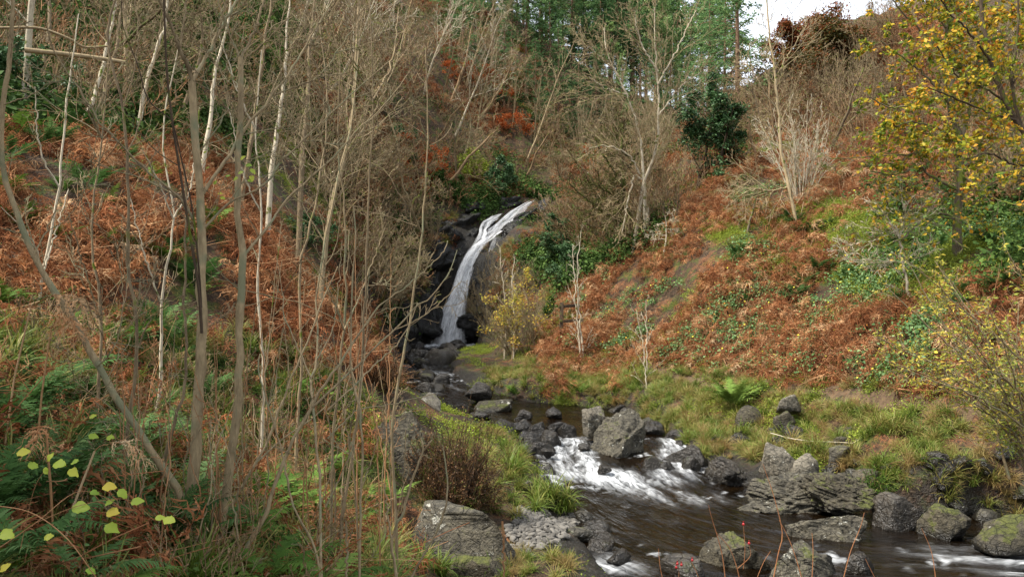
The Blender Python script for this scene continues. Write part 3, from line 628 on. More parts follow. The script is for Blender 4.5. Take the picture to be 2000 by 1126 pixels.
# gravel bar
mbs = []
for i in range(4):
    V, T = rock_shape(np.random.default_rng(i), 2, 5, .1, 0, .1); m_ = MB(); m_.add(V * np.array([.04, .03, .016]), tri=T); mbs.append(m_.mesh('pebble', bark_mat('slate_pebbles', '#24221f', '#6b6760', scale=20, rw=1.4) if i == 0 else bpy.data.materials['slate_pebbles'], False))
gp = []
poly = [(1000,1010),(1030,985),(1080,1000),(1125,1010),(1110,1045),(1060,1075),(1020,1085),(985,1060)]
for _ in range(40000):
    if len(gp) > 1700: break
    x = R0.uniform(-.4, 1.4); y = R0.uniform(9.0, 13.0); z = max(float(ground(x, y)), -3.2 - .03) ; q, r = proj(x, y, z)
    if in_poly(q + 22 * float(noise3(x * 5, y * 5, 1.)), r + 14 * float(noise3(x * 5, y * 5, 4.)), poly): gp.append((x, y, z + R0.uniform(0, .05)))
gp = np.array(gp)
if len(gp): scatter('gravel', 'grey slate gravel bar beside the flat-topped boulder', 'gravel', gp, R0.uniform(-.6, .6, (len(gp), 3)) + np.array([0, 0, 1.]) * R0.uniform(0, 6, (len(gp), 1)), R0.uniform(.3, 1.0, len(gp)) ** 2 * 1.7 + .25, mbs)
# ------------------------------------------------------------------ bark and leaf materials
BARK_TAN = bark_mat('tan_sapling_bark', '#4f4230', '#ab9774', .22, '#77755a')
BARK_PALE = bark_mat('pale_birch_bark', '#8b7d67', '#d2c6ad', .08)
BARK_GREY = bark_mat('grey_twig_bark', '#4a3e30', '#a08c6c', .05)
BARK_DARK = bark_mat('dark_brown_bark', '#2e251d', '#5b4c3c', .1)
BARK_MOSS = bark_mat('mossy_bark', '#332b1c', '#6b5b40', .5, '#464c1c')
BARK_RED = bark_mat('reddish_shoot_bark', '#6a4a30', '#a9805a', .0)
BARK_OAK = bark_mat('oak_bark', '#4a4032', '#8a7d68', .35, '#66702c')
BARK_PINE = bark_mat('pine_bark', '#4a382c', '#8d7058', .0)
LEAF_OAK = leaf_mat('autumn_oak_leaf', [(0, lin('#56701f')), (.3, lin('#95982a')), (.55, lin('#cfae36')), (.82, lin('#cf9030')), (1, lin('#a8622a'))], .0, .42)
LEAF_WILLOW = leaf_mat('yellowing_willow_leaf', [(0, lin('#71883c')), (.45, lin('#a9a845')), (.8, lin('#d6bd4e')), (1, lin('#b98a3a'))], .0, .42)
LEAF_BEECH = leaf_mat('copper_beech_leaf', [(0, lin('#8a4422')), (.5, lin('#b8602c')), (1, lin('#d08a4c'))], .2, .4)
LEAF_HOLLY = leaf_mat('dark_evergreen_leaf', [(0, lin('#1f361c')), (.5, lin('#3f6034')), (1, lin('#7c9a68'))], .15, .12, .55, .3)
LEAF_CONIFER = leaf_mat('conifer_needles', [(0, lin('#2f4b2a')), (.5, lin('#648754')), (1, lin('#a6bb74'))], .55, .35, .7)
LEAF_HAZEL = leaf_mat('yellow_green_leaf', [(0, lin('#84a03a')), (.6, lin('#b2bd48')), (1, lin('#cdb748'))], .0, .4, .45)
LEAF_FERN = leaf_mat('green_fern', [(0, lin('#2c4618')), (.5, lin('#4d6a26')), (1, lin('#7b9046'))], .55, .22, .75, .12)
LEAF_FERN2 = leaf_mat('blue_green_fern', [(0, lin('#22381a')), (.5, lin('#43622f')), (1, lin('#768f5a'))], .4, .28, .75, .12)
LEAF_BRACKEN = leaf_mat('dead_bracken', [(0, lin('#432b1c')), (.25, lin('#7a4c2e')), (.5, lin('#a8724a')), (.75, lin('#c29a70')), (1, lin('#d3bd98'))], .45, .3, .8, .1)
LEAF_BRACKEN2 = leaf_mat('dead_bracken_red', [(0, lin('#362016')), (.3, lin('#683e26')), (.55, lin('#935c3a')), (.8, lin('#ad7d58')), (1, lin('#c4a37e'))], .45, .3, .8, .1)
LEAF_BRAMBLE = leaf_mat('bramble_leaf', [(0, lin('#2c4a22')), (.45, lin('#4a6b36')), (.78, lin('#7c9560')), (.88, lin('#d6c63a')), (1, lin('#d98b2a'))], .25, .25)
LEAF_GRASS = leaf_mat('rush_grass', [(0, lin('#3f5218')), (.35, lin('#62762b')), (.65, lin('#888446')), (1, lin('#94754a'))], .5, .35)
LEAF_STRAW = leaf_mat('straw_grass', [(0, lin('#6a6230')), (.5, lin('#938250')), (1, lin('#86603a'))], .5, .35)
LEAF_MOSS = leaf_mat('moss_cover', [(0, lin('#47551a')), (.5, lin('#7c8a2a')), (1, lin('#aab63f'))], .5, .2)
LEAF_HEATHER = leaf_mat('heather_twig', [(0, lin('#3b2a1c')), (.5, lin('#67492f')), (.85, lin('#8b6a44')), (1, lin('#6d7434'))], .0, .2)
LEAF_IVY = leaf_mat('ivy_cover', [(0, lin('#1c2c12')), (.5, lin('#3a5222')), (1, lin('#6d8440'))], .5, .2, .75, .12)

# ------------------------------------------------------------------ branching
def grow(rng, p, d, L, r, lev, S, out):
    """S: list of dicts per level (n points, wander, trop, k children, ang, lr, s0)"""
    q = S[lev]; n = q['n']; st = L / (n - 1); P = [np.array(p, float)]; d = np.array(d, float)
    for i in range(n - 1):
        d = d + rng.normal(size=3) * q['w'] + np.array([0, 0, q.get('t', 0.)]); d = d / np.linalg.norm(d); P.append(P[-1] + d * st)
    P = np.array(P); R = r * (1 - np.linspace(0, 1, n) ** q.get('tp', 1.) * q.get('te', .8)); out.setdefault(lev, []).append((P, R))
    if lev + 1 < len(S): sprout(rng, P, R, L, lev + 1, S, out, q['k'], q['ang'], q['lr'], q.get('s0', .25))
def sprout(rng, P, R, L, lev, S, out, k, ang, lr, s0=.2):
    k = int(rng.poisson(k)) if k > 3 else int(k); n = len(P); T = nrm(np.gradient(P, axis=0))
    if k < 1: return
    t = np.sort(s0 + (1 - s0) * (np.arange(k) + rng.random(k)) / k); az = rng.uniform(0, 6.28) + np.arange(k) * 2.4 + rng.normal(size=k) * .5
    for i in range(k):
        u = t[i] * (n - 1); a = min(int(u), n - 2); b = u - a; p = P[a] * (1 - b) + P[a + 1] * b; tt = T[a]
        x = np.cross(tt, [.3, .2, 1.0]); x = x / (np.linalg.norm(x) + 1e-9); y = np.cross(tt, x)
        an = math.radians(ang * rng.uniform(.65, 1.3)); dd = tt * math.cos(an) + (x * math.cos(az[i]) + y * math.sin(az[i])) * math.sin(an)
        ll = L * lr * (1.12 - .75 * t[i]) * rng.uniform(.6, 1.25); rr = min(R[a] * .62, max(S[lev].get('rmin', .002), ll * S[lev].get('rr', .010)))
        grow(rng, p, dd, ll, rr, lev, S, out)
def emit(mb, lst, k, rng, v=(.2, .8)):
    by = {}
    for P, R in lst: by.setdefault(len(P), []).append((P, R))
    for n, L in by.items():
        A = np.stack([q[0] for q in L]); B_ = np.stack([q[1] for q in L]); mb.tubes(A, B_, k, rng.uniform(v[0], v[1], len(L)))
def tree_meshes(nm, out, rng, mat, matt=None, trunk_levels=(0,), kt=6, fine=3, rmin=.0):
    mt, mc = MB(), MB()
    for lev, lst in out.items():
        lst = [(P, np.maximum(R, rmin)) for P, R in lst]
        if lev in trunk_levels: emit(mt, lst, kt, rng)
        else: emit(mc, lst, 4 if lev == min(trunk_levels) + 1 and fine > 3 else 3, rng)
    return [('trunk', mt.mesh(nm + '_trunk', mat)), ('crown', mc.mesh(nm + '_crown', matt or mat))]
def tips(out, levs, rng, per=1, t0=.3):
    C = []
    for lv_ in levs:
        for P, R in out.get(lv_, []):
            for _ in range(per):
                u = rng.uniform(t0, 1) * (len(P) - 1); a = min(int(u), len(P) - 2); C.append(P[a] + (P[a + 1] - P[a]) * (u - a))
    return np.array(C)
def lv(n, w, t, k, ang, lr, s0=.25, **kw): return dict(n=n, w=w, t=t, k=k, ang=ang, lr=lr, s0=s0, **kw)
# slim upright birch, crooked spreading tree, many-stemmed hazel (unit sizes in metres)
def birch_proto(seed, H=7.5, lean=.08, mat=None, dens=1.0):
    rng = np.random.default_rng(seed); out = {}
    S = [lv(14, .05, .05, 17 * dens, 42, .38, .25, te=.9), lv(8, .12, .05, 8 * dens, 38, .42, .15, rr=.008), lv(6, .16, .02, 3 * dens, 40, .5, .1, rr=.007), lv(4, .2, .0, 0, 0, 0, rr=.008)]
    grow(rng, (0, 0, -.3), nrm(np.array([rng.normal() * lean, rng.normal() * lean, 1.])), H, H * .0095, 0, S, out)
    return ('bare_birch', tree_meshes('birch', out, rng, mat or BARK_PALE, rmin=.008))
def crooked_proto(seed, H=6.0, mat=None, matt=None, dens=1.0, name='bare_tree'):
    rng = np.random.default_rng(seed); out = {}
    S = [lv(10, .14, .05, 9, 62, .68, .28, te=.7), lv(9, .20, .0, 8 * dens, 50, .5, .15, rr=.011), lv(7, .24, .0, 4 * dens, 45, .55, .1, rr=.009), lv(5, .26, .02, 1.6 * dens, 40, .5, .1, rr=.008), lv(4, .2, .0, 0, 0, 0, rr=.009)]
    grow(rng, (0, 0, -.3), nrm(np.array([rng.normal() * .2, rng.normal() * .2, 1.])), H * .75, H * .017, 0, S, out)
    return (name, tree_meshes('crooked', out, rng, mat or BARK_GREY, matt, rmin=.0085))
def hazel_proto(seed, H=4.5, stems=16, mat=None, spread=.5, dens=1.0, name='bare_hazel'):
    rng = np.random.default_rng(seed); out = {}
    S = [lv(10, .07, .045, 7 * dens, 30, .36, .3, te=.85), lv(6, .14, .06, 3.6 * dens, 34, .5, .15, rr=.009), lv(5, .16, .03, 2 * dens, 36, .5, .1, rr=.008), lv(4, .16, .02, 0, 0, 0, rr=.009)]
    for i in range(stems):
        a = rng.uniform(0, 6.28); t = rng.uniform(.05, spread)
        grow(rng, (math.cos(a) * .12, math.sin(a) * .12, -.25), nrm(np.array([math.cos(a) * t, math.sin(a) * t, 1.])), H * rng.uniform(.6, 1.05), H * .008 * rng.uniform(.6, 1.2), 0, S, out)
    return (name, [('stems' if q == 'trunk' else 'twigs', m) for q, m in tree_meshes('hazel', out, rng, mat or BARK_GREY, rmin=.009)])
BARK_BUFF = bark_mat('buff_birch_bark', '#65573f', '#b09c7a', .06)
BIRCH = [birch_proto(s, 7.5, .08, m) for s, m in ((1, BARK_BUFF), (2, BARK_BUFF), (3, BARK_PALE), (4, BARK_BUFF))]
BARK_BROWN = bark_mat('brown_twig_bark', '#473829', '#a38866', .05)
CROOK = [crooked_proto(s, 6., m) for s, m in ((11, BARK_GREY), (12, BARK_BROWN), (13, BARK_GREY), (14, BARK_BROWN), (17, BARK_TAN))]
CROOKM = [crooked_proto(s, 5.5, BARK_MOSS, BARK_GREY) for s in (15, 16)]
HAZEL = [hazel_proto(s, 4.5, 16, m) for s, m in ((21, BARK_GREY), (22, BARK_BROWN), (23, BARK_TAN))]
BRUSH = [hazel_proto(s, 2.4, 8, m, 1.3, .8, 'brush') for s, m in ((31, BARK_GREY), (32, BARK_RED), (33, BARK_BROWN))]

# ------------------------------------------------------------------ conifers behind
def conifer_proto(seed, H=14., bare=.35, wid=2.2, droop=-.15, name='conifer', tuft=1.0, mat=None):
    rng = np.random.default_rng(seed); mt, mc = MB(), MB(); n = 16; z = np.linspace(0, 1, n)
    P = np.stack([.12 * np.sin(z * 3 + seed) * z, .12 * np.cos(z * 2.3 + seed) * z, z * H - .4], 1); mt.tubes(P, .16 * (1 - z * .9) * H / 14, 7, .5)
    br = []; C = []; Dn = []
    for i in range(int(H * 7)):
        t = rng.uniform(bare * .5, 1) if rng.random() < .15 else bare + (1 - bare) * (i + rng.random()) / (H * 7); a = rng.uniform(0, 6.28)
        L = wid * (1 - ((t - bare) / (1 - bare)) ** 1.6 if t > bare else .5) * rng.uniform(.5, 1.1) + .25; L = max(L, .25)
        d = np.array([math.cos(a), math.sin(a), droop + .5 * t * rng.uniform(.2, 1.)]); s_ = np.linspace(0, 1, 5)[:, None]
        Q = np.array([P[-1, 0] * t, P[-1, 1] * t, t * H - .4]) + d * L * s_ + np.array([0, 0, .12 * L]) * s_ ** 2 + rng.normal(size=(5, 3)) * .03 * L; br.append((Q, .03 * (1 - s_[:, 0] * .8)))
        if t > bare:
            m = int((14 + 20 * L) * tuft); u = rng.uniform(.15, 1, m) ** .7; C.append(np.stack([np.interp(u, s_[:, 0], Q[:, c]) for c in range(3)], 1) + rng.normal(size=(m, 3)) * np.array([.13, .13, .07]) * (.4 + .35 * L))
            Dn.append(nrm(d[None] * .9 + rng.normal(size=(m, 3)) * np.array([.6, .6, .4])))
    emit(mt, br, 3, rng); C = np.concatenate(C); Dn = np.concatenate(Dn)
    mc.leaves(C, rng.uniform(.16, .36, len(C)), rng, np.clip(.35 + .25 * rng.normal(size=len(C)) + .25 * (C[:, 2] / H), 0, 1), .55, .3, Dn)
    return (name, [('trunk', mt.mesh(name + '_trunk', BARK_PINE)), ('crown', mc.mesh(name + '_needles', mat or LEAF_CONIFER))])
CONI = [conifer_proto(s, h, b, w_, dr) for s, h, b, w_, dr in ((1, 15, .36, 2.6, .05), (2, 17, .45, 2.5, .1), (3, 13, .25, 2.6, -.1), (4, 18, .4, 2.8, 0), (5, 15, .12, 2.8, -.2))]
rng = np.random.default_rng(77)
def on_ground(px, py, dmin=2.2): return hit(px, py, dmin)
con = [(880,120,0),(925,100,2),(962,165,1),(1000,150,3),(1028,200,0),(1060,215,1),(1092,190,3),(1118,235,0),(1150,230,2),(1172,215,3),(1205,238,1),(1232,232,4),(1262,240,3),(1292,238,0),(1322,240,4),(1352,236,1),(1384,232,4),(1415,228,4),(1045,255,4),(1090,262,4),(1165,262,4),(1215,262,4),(905,150,4),(985,215,4),(1130,270,4),(1280,262,4),(940,40,3),(1010,80,1),(1075,240,2),(1140,245,0),(1190,246,2),(1310,244,2),(1250,247,0),(1440,222,4)]
SMALLC = {(1045,255),(1090,262),(1165,262),(1215,262),(905,150),(985,215),(1130,270),(1280,262)}
for i, (q, r, t) in enumerate(con):
    p = on_ground(q, r, 44); p[2] -= .1
    place(CONI[t], p, rng.uniform(0, 6.28), rng.uniform(.6, .95) * (.6 if (q, r) in SMALLC else 1.0), 'tall dark conifer with bare lower trunk on the ridge behind the waterfall' if t != 4 else 'dense dark spruce against the sky on the right of the conifer wood', 'conifer', 'conifers on the ridge' if t != 4 else 'spruces against the sky')
for i in range(40):                       # second rank, on the ridge beyond the first: trunks against the sky
    x = rng.uniform(-10, 19); y = rng.uniform(72, 92); place(CONI[i % 4], (x, y, float(ground(x, y)) - .2), rng.uniform(0, 6.28), rng.uniform(.85, 1.25), 'conifer in the rear rank of the wood on the ridge', 'conifer', 'rear rank of conifers')

# ------------------------------------------------------------------ leafless trees of the background
def wood(protos, region, n, sc, label, cat, group, dmin, sink=.1, seed=1, mind=1.2, tilt=.12):
    r_ = np.random.default_rng(seed); got = []; tries = 0
    x0, y0 = np.min(region, 0); x1, y1 = np.max(region, 0)
    while len(got) < n and tries < 4000:
        tries += 1; q, r = r_.uniform(x0, x1), r_.uniform(y0, y1)
        if not in_poly(np.array(q), np.array(r), region): continue
        p = hit(q, r, dmin)
        if p[1] > 100 or any((p[0] - g[0]) ** 2 + (p[1] - g[1]) ** 2 < mind ** 2 for g in got): continue
        got.append(p); pr = protos[r_.integers(len(protos))]
        nx = gnormal(p[0], p[1]); s_ = r_.uniform(*sc)
        o = place(pr, (p[0], p[1], p[2] - sink), 0, s_, label, cat, group); o.rotation_euler = eulers(np.array([[nx[0] * .5 + r_.normal() * tilt, nx[1] * .5 + r_.normal() * tilt, 1.]]), np.array([r_.uniform(0, 6.28)]))[0]
wood(BIRCH + CROOK, [(560,20),(880,20),(1000,180),(1080,330),(1000,370),(860,380),(700,380),(600,200)], 52, (.7, 1.2), 'grey leafless tree on the brown hillside above and left of the waterfall', 'tree', 'bare trees above the waterfall', 30, seed=2)
wood(CROOK + HAZEL, [(1050,250),(1300,250),(1330,320),(1290,400),(1100,400),(1060,330)], 24, (.6, 1.), 'tangled leafless tree on the slope right above the waterfall', 'tree', 'bare trees right above the waterfall', 34, seed=3)
wood(CROOK + CROOKM + HAZEL, [(600,300),(720,330),(860,420),(850,560),(780,640),(720,620),(650,480)], 22, (.55, .95), 'pale spreading leafless tree leaning over the left side of the waterfall', 'tree', 'bare trees left of the waterfall', 24, seed=4, tilt=.3)
wood(CROOKM + BIRCH + CROOK, [(-60,-40),(560,-40),(620,150),(600,330),(480,300),(430,250),(0,240),(-60,200)], 30, (.6, 1.1), 'leafless tree with grey trunk in the dark wood on the left hillside', 'tree', 'bare trees on the left hillside', 13, seed=5, mind=1.0, tilt=.25)
wood(HAZEL + CROOK, [(1330,190),(1480,180),(1560,200),(1660,110),(1760,60),(1780,250),(1640,330),(1520,320),(1440,330),(1380,280)], 30, (.55, .9), 'pale many-stemmed leafless shrub on the upper right slope', 'shrub', 'bare shrubs on the upper right slope', 28, seed=6)
wood(CROOK + HAZEL, [(1700,60),(2100,-20),(2150,330),(1950,420),(1800,330)], 16, (.5, .85), 'leafless tree on the slope behind the yellow oak', 'tree', 'bare trees behind the oak', 20, seed=7)
wood(HAZEL + BRUSH, [(940,590),(1075,560),(1085,640),(1040,720),(930,735),(915,660)], 20, (.28, .55), 'thin leafless shrub in the thicket below the waterfall', 'shrub', 'bare shrubs below the waterfall', 26, seed=8, mind=.5)
# brushwood: twiggy undergrowth of the wood, a mass nobody could count
bp = []
r_ = np.random.default_rng(9)
regs = [([(-100,-60),(900,-60),(1080,330),(1060,400),(880,400),(840,560),(760,660),(640,500),(560,330),(420,240),(-100,240)], 13), ([(1050,240),(1480,180),(1760,20),(1800,250),(1640,330),(1450,330),(1300,420),(1120,420)], 30), ([(1280,330),(1330,420),(1240,480),(1120,520),(1080,440)], 26), ([(1800,100),(2200,50),(2200,400),(1950,420)], 18)]
for reg, dm in regs:
    x0, y0 = np.min(reg, 0); x1, y1 = np.max(reg, 0); c_ = 0
    for _ in range(2600):
        q, r = r_.uniform(x0, x1), r_.uniform(y0, y1)
        if in_poly(np.array(q), np.array(r), reg):
            p = hit(q, r, dm)
            if p[1] < 98: bp.append(p); c_ += 1
            if c_ > (300 if dm == 13 else 130): break
bp = np.array(bp); n_ = gnormal(bp[:, 0], bp[:, 1]); n_[:, 2] += 1.2; n_ += R0.normal(size=n_.shape) * .22
scatter('brushwood', 'grey brown twiggy undergrowth covering the wooded slopes', 'undergrowth', bp - np.array([0, 0, .12]), eulers(n_, R0.uniform(0, 6.28, len(bp))), R0.uniform(.45, 1.15, len(bp)), [b_[1][1][1] for b_ in BRUSH])
# ------------------------------------------------------------------ trees that stand out one by one (limbs drawn from the photo, at real depths)
WS = .55
def limb(pts, d0, d1, w0, w1, n=22, rng=None, wob=.0):
    """pts px, depth runs d0->d1, full widths in photo px w0->w1"""
    m = len(pts); dd = np.linspace(d0, d1, m); W = np.array([at(p[0], p[1], d) for p, d in zip(pts, dd)])
    C = catmull(W, n); t = np.linspace(0, 1, n); r = WS * (w0 * (1 - t) + w1 * t) / 2 / F * (d0 * (1 - t) + d1 * t)
    if rng is not None and wob: C = C + rng.normal(size=C.shape) * wob * np.sin(np.linspace(0, 3.14, n))[:, None]
    return C, r
def knobbly(r, rng, a=.10):
    return r * (1 + a * np.clip(rng.normal(size=len(r)), -1.5, 2))
def traced_tree(name, limbs, label, cat, mat, twigmat=None, tw=None, seed=0, parts=('trunk', 'branch', 'twigs'), leaf=None, k=8, group=None, down=True, snap=False):
    """limbs: list of (role, limb args); role 'trunk' or 'branch' -> each its own mesh; tw: dict for procedural twigs"""
    rng = np.random.default_rng(500 + seed); L = []
    if snap:
        b0 = limbs[0][1]; f_ = hit(b0[0][0][0], b0[0][0][1], 8)[1] / b0[1]; limbs = [(q, (a[0], a[1] * f_, a[2] * f_) + tuple(a[3:])) for q, a in limbs]
    for role, a in limbs:
        C, r = limb(*a, n=26, rng=rng, wob=.004 * a[1] / 4); r = knobbly(r, rng, .07); L.append((role, C, r))
    base = L[0][1][0].copy(); g = float(ground(base[0], base[1])); t = thing(name, (base[0], base[1], g), label, cat, group); off = np.array(t.location)
    out = {}; trunks = []
    for role, C, r in L:
        if role == 'trunk' and down and C[0][2] > ground(C[0][0], C[0][1]) - .1:
            gz_ = float(ground(C[0][0], C[0][1])); d_ = C[0] - C[1]; d_ = d_ / max(abs(d_[2]), .05) * (C[0][2] - gz_ + .25) if d_[2] < 0 else np.array([0, 0, gz_ - C[0][2] - .25])
            d_ = d_ * np.array([.35, .35, 1]); q = np.linspace(1, 0, 5)[:-1, None]; C = np.vstack([C[0] + d_ * q, C]); r = np.concatenate([r[0] * (1 + .25 * q[:, 0]), r])
        mb = MB(); mb.tubes(C - off, np.maximum(r, .0012), k if role == 'trunk' else 6, .5)
        ob = mb.build(role, mat, t)
        if role == 'trunk': trunks.append((C, ob))
        elif trunks: ob.parent = min(trunks, key=lambda q: np.linalg.norm(q[0] - C[0], axis=1).min())[1]
        if tw:
            Lm = float(np.linalg.norm(np.diff(C, axis=0), axis=1).sum())
            nk = tw['per_m'] * Lm * (1 if role == 'trunk' else 1.3)
            S = tw['S']; sprout(rng, C, r, tw['len'] / S[0]['lr0'], 0, S, out, nk, tw['ang'], S[0]['lr0'], tw.get('s0', .12) if role == 'trunk' else .05)
    if out and sum(len(q) for q in out.values()) > 5:
        mb = MB()
        for l_, lst in out.items(): emit(mb, [(P - off, np.maximum(R, tw.get('rmin', .001))) for P, R in lst], 4 if l_ == 0 else 3, rng)
        tag(mb.build(parts[2], twigmat or mat, t), kind='stuff')
        if leaf:
            C = tips(out, leaf['levs'], rng, leaf['per'], leaf.get('t0', .3)); C = C[rng.random(len(C)) < leaf.get('keep', 1)]
            if 'zone' in leaf:
                q, r = proj(C[:, 0], C[:, 1], C[:, 2]); keep = leaf['zone'](q, r) > rng.random(len(C)); C = C[keep]
            mb = MB(); vv = np.clip(leaf.get('v', .5) + leaf.get('vs', .25) * rng.normal(size=len(C)) + leaf.get('vn', .2) * fbm(C[:, 0] * 1.3, C[:, 1] * 1.3, C[:, 2] * 1.3, 2), 0, 1)
            mb.leaves(C - off, rng.uniform(.7, 1.3, len(C)) * leaf['size'], rng, vv, leaf.get('up', .4), leaf.get('asp', .6)); mb.build('foliage', leaf['mat'], t)
    return t
TW_FINE = dict(per_m=3.2, len=.5, ang=48, rmin=.0012, S=[dict(lv(7, .13, .05, 3, 40, .5, .2, rr=.006, rmin=.002), lr0=.5), lv(5, .16, .03, 2, 40, .5, .2, rr=.006, rmin=.0014), lv(4, .15, 0, 0, 0, 0, rr=.007, rmin=.001)])
def tws(per_m, len_, ang=45, rmin=.0018, k=(3, 2), w=.13, t=.05): 
    return dict(per_m=per_m, len=len_, ang=ang, rmin=rmin, S=[dict(lv(7, w, t, k[0], 40, .5, .2, rr=.0075, rmin=.002), lr0=.5), lv(5, w * 1.2, t * .6, k[1], 40, .5, .2, rr=.007, rmin=.0014), lv(4, w, 0, 0, 0, 0, rr=.008, rmin=.001)])
T, Br = 'trunk', 'branch'
# A: main sapling of the left foreground, many-stemmed
MAIN = traced_tree('sapling_tree', [
 (T, ([(352,1110),(362,1040),(372,990),(385,843),(392,713),(395,638),(393,563),(395,500),(392,390),(382,275),(375,160)], 4.3, 4.5, 44, 24)),
 (Br, ([(375,160),(366,125),(350,90),(330,40),(306,-10)], 4.5, 4.4, 17, 10)),
 (Br, ([(352,92),(358,50),(364,0),(366,-30)], 4.45, 4.5, 10, 6)),
 (Br, ([(376,158),(400,115),(435,50),(468,-8)], 4.5, 4.8, 15, 9)),
 (Br, ([(418,82),(432,40),(446,-10)], 4.62, 4.6, 7, 5)),
 (Br, ([(396,378),(425,335),(450,300),(480,250),(535,185),(570,135),(600,85),(655,-8)], 4.48, 5.0, 13, 5)),
 (Br, ([(535,186),(580,168),(625,148),(665,90),(705,38)], 4.8, 5.0, 6, 3)),
 (Br, ([(600,88),(635,85),(652,78)], 4.95, 4.9, 5, 3)),
 (Br, ([(400,444),(450,395),(515,360),(555,310),(615,250),(700,172),(760,120)], 4.45, 5.1, 9, 3)),
 (Br, ([(380,432),(350,385),(300,345),(250,295),(200,245),(170,200),(135,145),(105,100),(90,45)], 4.45, 4.1, 10, 4)),
 (Br, ([(388,300),(430,240),(445,190),(425,120),(418,60)], 4.5, 4.7, 6, 3)),
 (T, ([(415,1100),(435,1003),(452,893),(465,778),(468,663),(470,563),(475,500),(465,425),(465,325),(470,225),(470,113)], 4.45, 4.7, 34, 18)),
 (Br, ([(470,116),(458,90),(440,45),(425,0)], 4.7, 4.7, 10, 6)),
 (Br, ([(471,114),(482,92),(500,50),(518,-8)], 4.7, 4.9, 11, 7)),
 (Br, ([(478,497),(525,440),(555,395),(615,340),(700,255),(760,195),(800,140)], 4.6, 5.2, 10, 3)),
 (Br, ([(472,120),(520,80),(560,40),(590,-5)], 4.7, 4.8, 5, 3)),
 (T, ([(368,1040),(350,958),(300,888),(260,828),(225,773),(195,718),(160,658),(135,608),(100,558),(65,500),(40,430),(10,350),(3,290),(6,200),(20,110),(26,-8)], 4.3, 4.2, 28, 13)),
 (Br, ([(190,715),(215,690),(235,640),(240,560),(225,470)], 4.25, 4.1, 6, 3)),
 (Br, ([(6,205),(60,185),(120,145)], 4.15, 4.2, 5, 2)),
 (Br, ([(65,500),(100,430),(120,370),(135,290)], 4.2, 4.3, 6, 2)),
 ], 'many-stemmed leafless sapling with smooth tan bark in the left foreground', 'tree', BARK_TAN, BARK_TAN, tws(3.4, .55, 42, .0020, (4, 3), .15, .06), 1, parts=('trunk', 'branch', 'twigs'), k=10)
for a in (([(394,650),(388,563),(370,450),(350,325),(335,225),(325,125),(320,-10)], 4.36, 4.1, 11, 7), ([(393,600),(388,520),(376,410),(352,300),(338,240)], 4.36, 4.12, 8, 4), ([(336,235),(290,195),(270,130),(240,50),(238,-10)], 4.1, 4.0, 5, 3), ([(350,325),(300,290),(240,220),(190,170)], 4.15, 4.2, 4, 2)):
    C, r = limb(*a); mb = MB(); mb.tubes(C - np.array(MAIN.location), r, 6, .5); o = mb.build('branch', BARK_DARK, MAIN.children[0]); o['label'] = 'dark brown thin branch'
# E, F: slim grey-green poles left of the main sapling
traced_tree('pole_sapling', [
 (T, ([(236,1000),(240,923),(245,863),(260,773),(267,688),(265,603),(255,563),(250,480),(252,400),(247,300),(240,210),(215,115),(212,50),(228,-8)], 4.7, 4.9, 15, 8)),
 (Br, ([(270,680),(285,640),(310,605),(340,585),(362,575)], 4.7, 4.6, 7, 3)),
 (Br, ([(247,300),(270,250),(285,180),(310,80),(318,-5)], 4.8, 4.9, 5, 3)),
 (Br, ([(240,210),(262,140),(270,60),(262,-5)], 4.85, 4.9, 5, 3)),
 ], 'slim pale grey pole left of the tan sapling with a side branch halfway', 'tree', BARK_GREY, BARK_GREY, tws(2.0, .4, 45), 3)
traced_tree('pole_sapling', [
 (T, ([(312,960),(325,880),(345,810),(362,753),(362,650),(360,563),(362,470),(364,400),(360,320)], 4.75, 5.0, 13, 5)),
 ], 'pale straight pole directly behind the tan sapling', 'tree', BARK_GREY, BARK_GREY, tws(2.0, .35, 45), 4)
# G, H, I: thin pale shoots right of centre-left
traced_tree('pole_sapling', [
 (T, ([(628,1140),(626,1030),(625,938),(615,838),(607,738),(620,705),(620,563),(645,425),(660,340),(685,250),(700,100)], 4.0, 6.0, 10, 4)),
 (Br, ([(608,740),(575,663),(555,613),(550,563),(540,500)], 4.3, 4.6, 6, 2)),
 (Br, ([(620,700),(650,640),(660,560),(668,470)], 4.5, 4.8, 5, 2)),
 (Br, ([(636,990),(665,930),(690,860),(700,790)], 4.1, 4.2, 6, 4)),
 ], 'thin pale forked shoot left of the heather boulder', 'tree', BARK_TAN, BARK_TAN, tws(1.7, .4, 40), 5)
traced_tree('pole_sapling', [
 (T, ([(702,1140),(704,1000),(707,873),(700,788),(686,713),(687,563),(695,470),(690,400)], 4.2, 4.5, 10, 4)),
 (Br, ([(702,790),(712,700),(716,600),(722,520)], 4.3, 4.6, 5, 2)),
 (Br, ([(704,960),(725,900),(740,850)], 4.2, 4.2, 5, 3)),
 ], 'thin straight shoot just left of the heather boulder', 'tree', BARK_TAN, BARK_TAN, tws(1.8, .35, 40), 6)
traced_tree('pole_sapling', [
 (T, ([(622,1100),(610,1058),(570,978),(555,903),(530,813),(505,723),(508,690)], 4.0, 4.2, 9, 4)),
 (Br, ([(540,850),(534,780),(545,700),(552,640)], 4.1, 4.2, 4, 2)),
 ], 'thin leaning shoot between the tan sapling and the pale forked shoot', 'tree', BARK_TAN, BARK_TAN, tws(1.8, .3, 40), 7)
